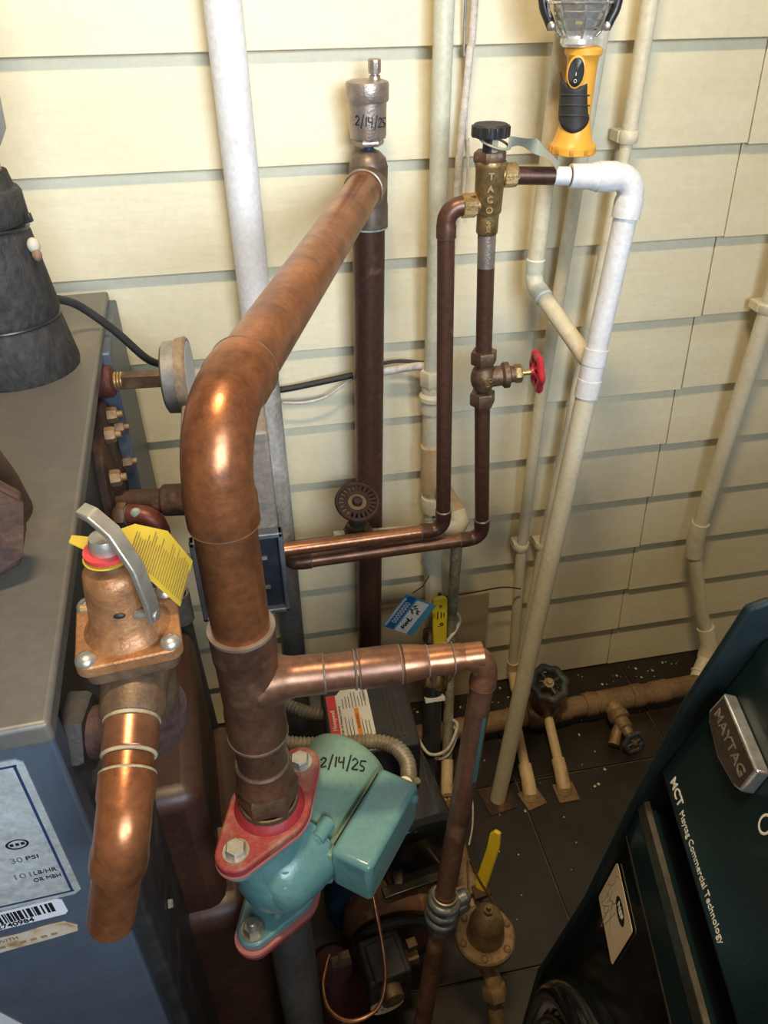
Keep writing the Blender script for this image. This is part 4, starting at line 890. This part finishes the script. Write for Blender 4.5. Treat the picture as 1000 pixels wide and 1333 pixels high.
zt = cable('zip_tie_tail', [(.345, -.075, .398), (.37, -.075, .395), (.43, -.07, .392), (.50, -.062, .388), (.546, -.058, .372)], .0017, black_pl, 'long black cable tie tail sticking out across the cream wall', 'cable tie', seg=8)
MB().box(Mx.Translation((.352, -.072, .400)), .008, .006, .010).build('tie_head', black_pl, zt, bevel=.001)
# cables next to the cream pipe
cable('white_cable', [(.386, -.014, 2.2), (.3810, -.014, 1.52), (.3770, -.014, 1.42), (.3690, -.014, 1.30), (.3650, -.014, 1.20), (.3560, -.016, 1.10), (.350, -.016, .98)], .0062, cablew, 'thick dirty white cable hanging beside the cream stack pipe')
cable('grey_wire', [(.372, -.010, 2.2), (.3685, -.010, 1.5), (.3720, -.010, 1.42), (.3700, -.010, 1.33), (.372, -.010, 1.2)], .0022, gauge_g, 'thin grey wire running beside the thick dirty white cable')
cable('white_wire', [(.381, -.010, 2.2), (.3775, -.010, 1.4), (.3845, -.010, 1.30), (.383, -.010, 1.2)], .0016, cablew, 'thinnest white wire right of the thick dirty white cable')

# white supply pipe
WY = -.215
wsup = thing('white_supply_pipe', 'white-painted pipe from the mixing valve elbowing down to the floor', 'pipe', (.43, -.33, 0))
w0 = V((.396, MY, 1.2915)); w1 = V((.572, WY, 1.284)); w2 = V((.4338, -.333, .0))
wd_ = (w1-w0).normalized(); wn = (w2-w1).normalized()
MB().tube([w0, w0+wd_*.095], .0122, 24).build('copper_stub', copper_d, wsup)
MB().torus(frame(w0+wd_*.003, wd_), .0130, .0018, 24, 8).build('solder_ring', solder, wsup)
MB().tube([w0+wd_*.058, w0+wd_*.068, w0+wd_*.080], [.0124, .0127, .0126], 24).build('chipped_paint', white_p, wsup)
MB().tube([w0+wd_*.082, w0+wd_*.112, w0+wd_*.116, w0+wd_*.124, w0+wd_*.134], [.0165, .0172, .0190, .0200, .0205], 28).build('reducer', white_p, wsup)
run(wsup, [w0+wd_*.12, w1, w2], .0172, white_p, R=.024, em=white_p, sock=.030, fat=1.20, seg=30, mats=[white_p, cream_p])
up_e = w1+wn*.32
MB().tube([w1+wn*.05, up_e], .01728, 30).build('white_section', white_p, wsup)
tc_ = w1+wn*.275
MB().tube([tc_-wn*.022, tc_+wn*.004], .0198, 28).build('tee_socket', white_p, wsup, bevel=.001)
MB().tube([tc_-wn*-.004, tc_+wn*.03], .0188, 28).build('tee_body', white_p, wsup)
MB().tube([tc_+wn*.028, tc_+wn*.058], .0198, 28).build('tee_socket', white_p, wsup, bevel=.001)
for q in (-.022, .058): MB().torus(frame(tc_+wn*q, wn), .0186, .0014, 28, 8).build('joint_ring', cream_print, wsup)
for d_, q in ((wn, .052),): MB().torus(frame(w1+wn*q, wn), .0190, .0014, 28, 8).build('joint_ring', white_p, wsup)
MB().prism(Mx.Translation((.4338, -.333, .001)) @ Mx.Rotation(.15, 4, 'Z'), rsq(.034, .004), 0, .002).build('floor_plate', rust, wsup)
bp_ = thing('pale_branch_pipe', 'pale stained pipe dropping behind the work lamp then slanting into the white supply pipe', 'pipe', (.50, -.06, 1.0))
bcn = V((.4975, -.06, 1.085)); bt = tc_+wn*.008
run(bp_, [(.521, -.06, 2.2), bcn, bt], .0142, pale_p, R=.026, em=pale_p, sock=.022, sm=cream_print, fat=1.13, mats=[cream_p, cream_p])
# thin conduits with clips
def clip(par, c, r, m):
    c = V(c); MB().box(Mx.Translation(c+V((0, .012, 0))), r*3.0, .030, .018).build('clip', m, par, bevel=.002)
    MB().lathe(frame(c+V((0, 0, -.010)), (0, 0, 1)), [(0, r*1.25), (.006, r*1.4), (.016, r*1.4), (.020, r*1.15)], 20).build('clip_ring', m, par)
c1_ = thing('thin_conduit_pipe', 'thin cream pipe behind the work lamp running straight down the wall', 'pipe', (.56, -.035, 0))
MB().tube([(.606, -.032, 2.2), (.5751, -.032, 1.4359), (.5624, -.032, 1.0944), (.5490, -.032, .80), (.5475, -.032, .48), (.562, -.032, .10)], .0118, 20).build('pipe', cream_p, c1_)
clip(c1_, (.5475, -.030, .475), .0118, cream_p)
MB().lathe(frame((.562, -.032, .075), (0, 0, 1)), [(0, .0145), (.03, .0150)], 20).build('coupling', yell_p, c1_)
MB().tube([(.562, -.032, .08), (.563, -.06, .04), (.565, -.12, .03)], .0125, 18).build('foot', yell_p, c1_)
c2_ = thing('clipped_conduit_pipe', 'cream pipe held by a square clip, passing behind the white elbow', 'pipe', (.64, -.035, 0))
MB().tube([(.645, -.034, 2.2), (.6450, -.034, 1.30)], .0132, 20).build('pipe', cream_p, c2_)
MB().tube([(.6450, -.034, 1.31), (.6279, -.034, .988), (.6174, -.034, .7824), (.597, -.034, .472), (.58, -.034, .1), (.575, -.034, 0)], .0102, 20).build('pipe', cream_p, c2_)
clip(c2_, (.6448, -.032, 1.305), .0126, cream_p); clip(c2_, (.597, -.030, .470), .0105, cream_p)
c3_ = thing('bent_corner_pipe', 'cream pipe kinking outwards near the floor behind the washer', 'pipe', (1.0, -.04, .08))
MB().tube([(1.005, -.042, 2.2), (.988, -.042, 1.02), (.9735, -.042, .47)], .0165, 24).build('pipe', cream_p, c3_)
MB().tube([(.9740, -.042, .485), (.9722, -.042, .44), (.980, -.044, .39)], .0200, 24).build('elbow', cream_p, c3_)
MB().tube([(.978, -.044, .40), (1.030, -.06, .22), (1.062, -.078, .135)], .0160, 22).build('pipe', cream_p, c3_)
MB().tube([(1.052, -.070, .165), (1.066, -.085, .120), (1.056, -.10, .085)], .0215, 22).build('elbow', cream_p, c3_)
MB().tube([(1.058, -.098, .09), (1.02, -.135, .06), (1.005, -.15, .045)], .0185, 22).build('foot', cream_p, c3_)
MB().torus(frame((1.028, -.127, .066), (-.7, -.7, -.5)), .0190, .003, 24, 8).build('clip_ring', cream_print, c3_)
clip(c3_, (.988, -.040, .995), .0165, cream_p)

# ================================================================= floor pipe
fpz = .052
fpp = thing('floor_main_pipe', 'dirty brown pipe running along the floor at the foot of the wall', 'pipe', (.6, -.16, 0))
F0 = V((.12, -.172, fpz)); F1 = V((1.10, -.148, fpz)); FD = (F1-F0).normalized()
def fxp(x): return F0+FD*((x-F0.x)/FD.x)
MB().tube([F0, F1], .0250, 28).build('pipe', dirty_p, fpp)
for a, b, r in ((.705, .735, .029), (.74, .83, .0275), (.83, .86, .029), (.885, .93, .0275), (.635, .665, .029)): MB().tube([fxp(a), fxp(b)], r, 28).build('coupling', dirty_p, fpp, bevel=.003)
for k, (xa, lab) in enumerate(((.520, ''), (.6005, ''))):
    a = V((xa+.003, -.172, .066)); b = V((xa-.014, -.335, .022))
    MB().tube([a, a.lerp(b, .75)], .0115, 20).build('drop_pipe', yell_p, fpp)
    MB().tube([a.lerp(b, .68), a.lerp(b, .9), b+V((0, -.006, -.006)), b+V((0, -.008, -.02))], [.0152, .0158, .0165, .0155], 20).build('drop_elbow', yell_p, fpp)
    MB().prism(Mx.Translation(b+V((.004, -.012, -.0215))) @ Mx.Rotation(.25*(1-k), 4, 'Z'), rsq(.024, .003), 0, .002).build('floor_plate', dirty_p, fpp)
gv = thing('gate_valve', 'grimy gate valve with a blue scalloped handwheel on the floor pipe', 'valve', (.594, -.162, .05))
MB().tube([fxp(.555), fxp(.575), fxp(.61), fxp(.635)], [.030, .034, .034, .030], 28).build('body', brass_d, gv, bevel=.002)
G = V((.596, -.162, .06))
MB().lathe(frame(G, (0, -.05, 1)), [(0, .028), (.040, .030), (.048, .036), (.060, .036), (.064, .020), (.080, .016)], 28).build('bonnet', brass_d, gv)
MB().lathe(frame(G, (0, -.05, 1)), [(.07, .006), (.115, .006)], 12).build('stem', brass, gv)
wheel(gv, G+V((0, -.008, .108)), (0, -.35, 1), .047, bluew, 8, 4, .010, amp=.07, hubm=yell_p)
hb = thing('drain_cock', 'small drain tap with a dark blue handwheel on the floor pipe', 'tap', (.775, -.2, .03))
HD = V((.10, -.90, -.12)).normalized(); H0 = fxp(.772)
MB().lathe(frame(H0, HD), [(.01, .024), (.035, .022), (.040, .0255), (.055, .0255), (.058, .018), (.080, .019), (.084, .014), (.100, .012)], 24).build('body', dusty, hb)
MB().tube([H0+HD*.06, H0+HD*.07+V((-.02, -.01, -.012)), H0+HD*.085+V((-.038, -.02, -.022))], [.011, .0125, .0135], 18).build('spout', dusty, hb)
MB().lathe(frame(H0, HD), [(.09, .006), (.122, .005)], 12).build('stem', brass, hb)
wheel(hb, H0+HD*.120, HD+V((0, 0, .45)), .0290, bluew, 6, 6, .0065, amp=.08, hubm=dusty)

# ================================================================= pressure reducing valve train in front
pv = thing('pressure_reducing_valve', 'dusty brass bell-shaped pressure reducing valve bolted to a round flange', 'valve', (.268, -.72, .2))
PZ = frame((.2675, -.7232, .236), (0, 0, 1))
MB().lathe(PZ, [(0, .047), (.002, .049), (.010, .049), (.013, .046)], 44).build('flange', dusty, pv)
MB().lathe(PZ, [(-.014, .044), (-.002, .047)], 44).build('lower_flange', dusty, pv)
MB().lathe(PZ, [(.011, .0345), (.014, .0305), (.050, .0275), (.070, .0220), (.080, .0140), (.083, .008)], 36).build('bell', dusty, pv)
hexa(PZ, .0085, .082, .090).build('lock_nut', dusty, pv)
MB().lathe(PZ, [(.088, .0042), (.100, .0042)], 12).build('adjusting_screw', dusty, pv)
for k in range(6):
    a = math.radians(60*k+12); p = PZ @ V((.0405*math.cos(a), .0405*math.sin(a), .013))
    MB().lathe(frame(p, (0, 0, 1)), [(0, .0058), (.003, .0056), (.005, .003)], 14).build('bolt', dusty, pv)
MB().lathe(PZ, [(-.060, .020), (-.045, .030), (-.014, .036)], 28).build('body', dusty, pv)
run(pv, [(.2655, -.725, .20), (.2715, -.765, .185), (.2750, -.815, .07), (.2752, -.820, .0)], .0135, dusty, R=.018, fat=1.15)
hexa(frame((.2715, -.772, .178), (.05, -.6, -.75)), .020, 0, .022).build('union_nut', dusty, pv)
MB().lathe(frame((.268, -.68, .205), (0, 1, .1)), [(0, .014), (.06, .014)], 22).build('inlet', dusty, pv)
yv = thing('yellow_lever_valve', 'small ball valve with a raised yellow lever behind the dusty reducing valve', 'valve', (.275, -.62, .2))
run(yv, [(.268, -.64, .208), (.272, -.60, .215), (.292, -.46, .15), (.303, -.38, .10)], .0115, dirty_p, R=.02, fat=1.2)
MB().lathe(frame((.270, -.648, .210), (.05, 1, .05)), [(0, .019), (.010, .021), (.030, .021), (.042, .017)], 24).build('body', dusty, yv)
MB().box(axes((.268, -.640, .235), (1, .2, 0), (-.2, 1, 0)), .060, .020, .012).build('bracket', dirty_p, yv, bevel=.002)
ya, yb = V((.283, -.648, .252)), V((.311, -.626, .372))
ys = (yb-ya).normalized()
MB().prism(axes(ya, ys, (.75, -.66, 0)), [(-.006, -.009), (.010, -.012), (.085, -.010), (.115, -.012), (.126, -.006), (.126, .004), (.100, .010), (.040, .010), (-.006, .010)], -.0045, .0045).build('lever', yellow, yv, bevel=.003, label='yellow lever')
MB().box(axes((.283, -.652, .245), (1, 0, .3), (0, 1, 0)), .030, .024, .010).build('lever_plate', rust, yv, bevel=.002)
swl = thing('slotted_round_handle', 'small dirty slotted round handle at the elbow behind the copper drop pipe', 'valve', (.303, -.39, .10))
SWm = frame((.302, -.395, .105), (-.3, -.75, .35))
MB().torus(SWm, .025, .0036, 36, 8, 1.3).build('rim', dirty_p, swl); MB().lathe(SWm, [(-.006, .013), (.006, .012)], 20).build('hub', dirty_p, swl)
for k in range(14):
    a = 2*math.pi*k/14; d_ = V((math.cos(a), math.sin(a), 0)); MB().tube([SWm @ (d_*.012), SWm @ (d_*.025)], .0024, 8).build('spoke', yell_p, swl)
# ground clamp on the copper drop pipe
gc = thing('ground_clamp', 'blue-green corroded clamp round the leaning copper drop pipe', 'clamp', eb+dd*.40)
ck = eb+dd*.405
corr = mat('corroded_blue_brass', (.11, .135, .130), (.18, .15, .11), .4, .5, 50, .4, c3=(.30, .36, .33), s3=30)
for k in (-1, 0, 1): MB().torus(frame(ck+dd*.016*k, dd), .0165, .0055, 32, 10).build('clamp_band', corr, gc)
MB().tube([ck-dd*.024, ck+dd*.030], .0158, 28).build('clamp_shell', corr, gc)
MB().tube([ck+dd*.030, ck+dd*.040], [.0185, .0165], 8).build('lower_jaw', corr, gc)
for k in (-1, 1): MB().lathe(frame(ck+V((.020, .002, .010*k)), (1, .1, .25)), [(0, .010), (.012, .0095), (.016, .006)], 16).build('lug', corr, gc)
MB().torus(frame(ck-dd*.026, dd), .0150, .0016, 28, 8).build('clamp_ring', solder, gc)
cable('ground_wire', [ck+V((.034, .0, .012)), (.235, -.70, .44), (.262, -.69, .35), (.295, -.70, .27), (.298, -.71, .25)], .0020, dusty, 'thin dusty wire running from the clamp over the reducing valve flange', 'wire')
cable('loop_wire', [(.215, -.68, .30), (.25, -.55, .26), (.31, -.46, .19), (.335, -.43, .17), (.330, -.46, .13), (.315, -.49, .11)], .0018, cablew, 'thin wire bent into a loop behind the yellow lever', 'wire')

# ================================================================= work lamp
wl = thing('work_lamp', 'amber and black handheld work lamp hanging with its chrome cage up', 'lamp', (.507, -.13, 1.305))
LR = Mx.Rotation(math.radians(-23), 4, 'Z'); LX = LR.to_3x3() @ V((1, 0, 0))
LZ = lambda z: Mx.Translation((.5093-(z-1.3076)*.08, -.13, z)) @ LR
mb = MB(); prof = []
for i in range(48):
    a = 2*math.pi*i/48; r = .0340 if (i % 6) else .0325; prof.append((r*math.cos(a), r*math.sin(a)))
mb.prism(LZ(1.303), prof, 0, .012); mb.build('base_ring', orange, wl, bevel=.0015)
for k in range(10):
    a = 2*math.pi*k/10+.3; MB().box(LZ(1.309) @ Mx.Rotation(a, 4, 'Z') @ Mx.Translation((.0338, 0, 0)), .003, .006, .006).build('base_notch', mat('deep_amber', (.62, .28, .03), None, .5), wl, bevel=.0006)
MB().lathe(LZ(1.315), [(0, .0325), (.004, .0290), (.018, .0245), (.036, .0205), (.100, .0212), (.112, .0225), (.116, .0262), (.122, .0262), (.125, .022)], 40).build('handle', orange, wl)
mb = MB(); n = 28; zs = 10; vs = []; fs = []           # rubber grip shell over the front of the handle
for i in range(zs+1):
    for j in range(n+1):
        a = math.pi*(-1.0)+math.pi*j/n; b = abs(a+math.pi/2)/(math.pi/2)
        z0 = 1.334+.022*b**1.6; z1 = 1.392+.012*b**2+.004*b
        z = z0+(z1-z0)*i/zs; rr = .0226+max(0, (1.352-z))*.12
        vs.append(LZ(z) @ V((rr*math.cos(a), rr*math.sin(a), 0)))
for i in range(zs):
    for j in range(n): fs.append((i*(n+1)+j, i*(n+1)+j+1, (i+1)*(n+1)+j+1, (i+1)*(n+1)+j))
g_ = mb.add(vs, fs).build('rubber_grip', black_rub, wl); sd_ = g_.modifiers.new('thickness', 'SOLIDIFY'); sd_.thickness = .0024
for z in (1.356, 1.369, 1.382):
    MB().tube([LZ(z+.0012*math.cos(a*2)) @ V((.0229*math.sin(a), -.0229*math.cos(a), 0)) for a in [-1.15+.23*k for k in range(11)]], .0011, 8).build('grip_ridge', mat('worn_rubber', (.05, .048, .045), None, .5), g_)
SWc = LZ(1.411) @ V((0, -.0195, 0)); SWM = axes(SWc, LX, (0, 0, 1))
ss = MB().lathe(SWM @ Mx.Diagonal((.62, 1, 1, 1)), [(-.004, .0215), (.0032, .0205), (.0040, .0185)], 36).build('switch_bezel', orange, wl)
MB().lathe(SWM @ Mx.Diagonal((.60, 1, 1, 1)), [(.000, .0185), (.0048, .0180), (.0060, .0160), (.0055, .001)], 36).build('rocker_switch', black_pl, ss)
MB().box(SWM @ Mx.Translation((0, -.002, .0062)), .0009, .0045, .0006).build('on_mark', cream_print, ss)
MB().torus(SWM @ Mx.Translation((0, -.0105, .0062)), .0020, .0004, 16, 6).build('off_mark', cream_print, ss)
MB().lathe(LZ(1.440), [(0, .0215), (.004, .0250), (.009, .0250), (.014, .022), (.020, .026)], 36).build('chrome_collar', chrome_s, wl)
# head: reflector, glass, led, cage, black guard
HC = 1.520
MB().lathe(LZ(1.455), [(0, .018), (.010, .030), (.03, .038), (.065, .040), (.10, .038), (.125, .028), (.135, .006)], 40).build('glass', glass, wl)
for k in range(9): MB().torus(LZ(1.464+.009*k), .0265+.0085*math.sin(min(1, k/5)*1.57), .0014, 36, 6).build('reflector_ring', chrome_s, wl)
MB().box(LZ(1.52) @ Mx.Translation((.004, -.008, 0)), .008, .004, .10).build('led_strip', led, wl)
MB().lathe(LZ(1.458) @ Mx.Translation((0, .006, 0)), [(0, .010), (.03, .026), (.10, .026), (.11, .010)], 28).build('reflector', chrome_s, wl)
for k in range(8):
    a = 2*math.pi*k/8+.2; d_ = V((math.cos(a), math.sin(a), 0))
    MB().tube(smoothpath([LZ(1.452) @ (d_*.024), LZ(1.466) @ (d_*.036), LZ(1.495) @ (d_*.0435), LZ(1.56) @ (d_*.0435), LZ(1.592) @ (d_*.030), LZ(1.602) @ (d_*.010)], 4), .0019, 10).build('cage_wire', chrome, wl)
for z in (1.492, 1.545): MB().torus(LZ(z), .0440, .0020, 44, 8).build('cage_hoop', chrome, wl)
for s in (-1, 1):
    MB().tube(smoothpath([LZ(1.462) @ V((.036*s, -.006, 0)), LZ(1.472) @ V((.041*s, -.004, 0)), LZ(1.495) @ V((.0495*s, 0, 0)), LZ(1.56) @ V((.0495*s, 0, 0)), LZ(1.60) @ V((.030*s, 0, 0)), LZ(1.615) @ V((.006*s, 0, 0))], 4), .0068, 14).build('guard', black_pl, wl)
    MB().lathe(axes(LZ(1.4645) @ V((.0365*s, -.013, 0)), LX, (0, 0, 1)), [(-.003, .0058), (.001, .0055), (.0025, .003)], 16).build('guard_screw', steel, wl)
hk = [LZ(1.612) @ V((0, 0, 0)), LZ(1.64) @ V((0, 0, 0)), LZ(1.665) @ V((0, .03, 0)), LZ(1.672) @ V((0, .07, 0)), LZ(1.665) @ V((0, .10, 0)), LZ(1.645) @ V((0, .11, 0))]
MB().tube(smoothpath(hk, 5), .0025, 10).build('hook', chrome, wl)
nl = thing('wall_nail', 'nail in the wall that the work lamp hook hangs on', 'nail', (.48, -.02, 1.66))
MB().tube([(.481, .03, 1.660), (.481, -.055, 1.668)], .0028, 10).build('shank', steel, nl); MB().lathe(frame((.481, -.055, 1.668), (0, -1, .1)), [(0, .006), (.002, .006)], 14).build('head', steel, nl)

# ================================================================= washer
wa = math.radians(13); WE = V((-math.sin(wa), -math.cos(wa), 0)); WN = V((-math.cos(wa), math.sin(wa), 0)); WA = V((.3257, -.9169, 0))
def W(n, s, z): return WA+WN*n+WE*s+V((0, 0, z))
ws = thing('washing_machine', 'dark green and gloss black front-loading washer', 'washer', W(-.35, .32, 0))
def ext(prof, s0, s1):
    n = len(prof); vs = [W(a, s0, z) for a, z in prof]+[W(a, s1, z) for a, z in prof]
    return MB().add(vs, [tuple(range(n)), tuple(reversed(range(n, 2*n)))]+[(i, n+i, n+(i+1) % n, (i+1) % n) for i in range(n)])
WW = .66
ext([(.034, .03), (.045, .30), (.045, .45), (.038, .55), (.022, .70), (.010, .80), (.002, .868), (-.030, .872), (-.030, .93), (-.70, .93), (-.70, .03)], .004, WW).build('cabinet', washer_k, ws, bevel=.004)
ext([(.0, .93), (-.041, 1.076), (-.047, 1.100), (-.060, 1.112), (-.12, 1.118), (-.70, 1.05), (-.70, .93)], .002, WW).build('control_panel', washer_g, ws, bevel=.005)
ext([(.071, .06), (.071, .37), (.067, .522), (.035, .697), (.016, .873), (.006, .946), (-.003, 1.021), (-.026, 1.132), (-.040, 1.140), (-.12, 1.140), (-.12, 1.05), (-.70, 1.05), (-.70, .03), (.06, .03)], -.004, .004).build('end_cheek', washer_s, ws, bevel=.005)
ext([(.010, .872), (.006, .884), (.000, .886), (.000, .868)], .004, WW).build('trim_ledge', goldtrim, ws, bevel=.001)
ext([(.012, .826), (.009, .872), (-.01, .872), (-.01, .826)], .004, WW).build('trim_band', washer_t, ws, bevel=.002)
ext([(.0125, .822), (.0125, .826), (.0, .826), (.0, .822)], .004, WW).build('trim_line', goldtrim, ws)
FA = V((0, 0, 0)); fn = (V((-.041, 0, .146))).normalized()
WU = (WN*-.041+V((0, 0, .146))).normalized(); WO = WE.cross(WU).normalized()
def FP(s, u, d=0): return axes(W(0, s, .93)+WU*u+WO*d, WE, WU)
# badge
bpts = [(-.037, .0160), (-.0385, -.008), (-.030, -.0140), (.0, -.0190), (.030, -.0135), (.0385, -.008), (.037, .0160)]
bg = MB().prism(FP(.0555, .1105), bpts, 0, .011).build('badge', chrome, ws, bevel=.0015, label='chrome shield-shaped brand badge')
MB().prism(FP(.0555, .1105), [(x*.92, y*.86-.0002) for x, y in bpts], .0105, .0114).build('badge_plate', badge_d, bg)
text(bg, 'MAYTAG', .0125, FP(.0555, .1110, .0114), nickel, 'raised_lettering', .0006, 'CENTER', .0001, fit=.060)
text(ws, 'MCT', .0128, FP(.022, .0155, .0003), cream_print, bold=.0002)
text(ws, 'Maytag Commercial Technology', .0092, FP(.053, .0135, .0003), cream_print, fit=.108)
MB().torus(FP(.118, .102, .0003) @ Mx.Diagonal((.8, 1, .2, 1)), .0075, .0012, 24, 6).build('printed_digit', cream_print, ws)
# sticker and door
def surf(s, z, d=0):
    pr = [(.045, .45), (.038, .55), (.022, .70), (.010, .80)]
    for (n0, z0), (n1, z1) in zip(pr, pr[1:]):
        if z0 <= z <= z1: n = n0+(n1-n0)*(z-z0)/(z1-z0); break
    else: n = .045
    return W(n+d, s, z)
q0 = surf(.005, .713, .0015); q1 = surf(.005, .782, .0015)
SM_ = axes((q0+q1)/2, WE, q1-q0)
st_ = MB().prism(SM_ @ Mx.Translation((.036, 0, 0)), rsq(.035, .004), 0, .0006).build('sticker', sticker, ws, label='beige map sticker with an oval badge')
MB().lathe(SM_ @ Mx.Translation((.042, .016, 0)) @ Mx.Diagonal((1.3, .75, 1, 1)), [(.0005, .0115), (.0009, .0115)], 28).build('oval_mark', ink, st_)
text(st_, 'NSF', .010, SM_ @ Mx.Translation((.042, .016, .0010)), cream_print, align='CENTER', bold=.0003)
mb = MB()
for k in range(7):
    x = random.uniform(.002, .03); y = random.uniform(-.03, .02)
    mb.tube(smoothpath([SM_ @ V((x+random.uniform(-.002, .002)+i*.006*random.uniform(.3, 1), y+i*random.uniform(-.008, .008), .0007)) for i in range(5)], 3), .0003, 4)
mb.build('map_lines', greyink, st_)
DM = axes(W(.040, .325, .42), WE, (WN*-.02+V((0, 0, 1))))
MB().torus(DM, .318, .022, 96, 14, 1.3).build('door_ring', washer_k, ws)
MB().torus(DM @ Mx.Translation((0, 0, .022)), .292, .005, 96, 10).build('door_chrome', goldtrim, ws)
MB().lathe(DM, [(0, .29), (.02, .285), (.035, .22), (.04, .002)], 72).build('door_glass', washer_k, ws)
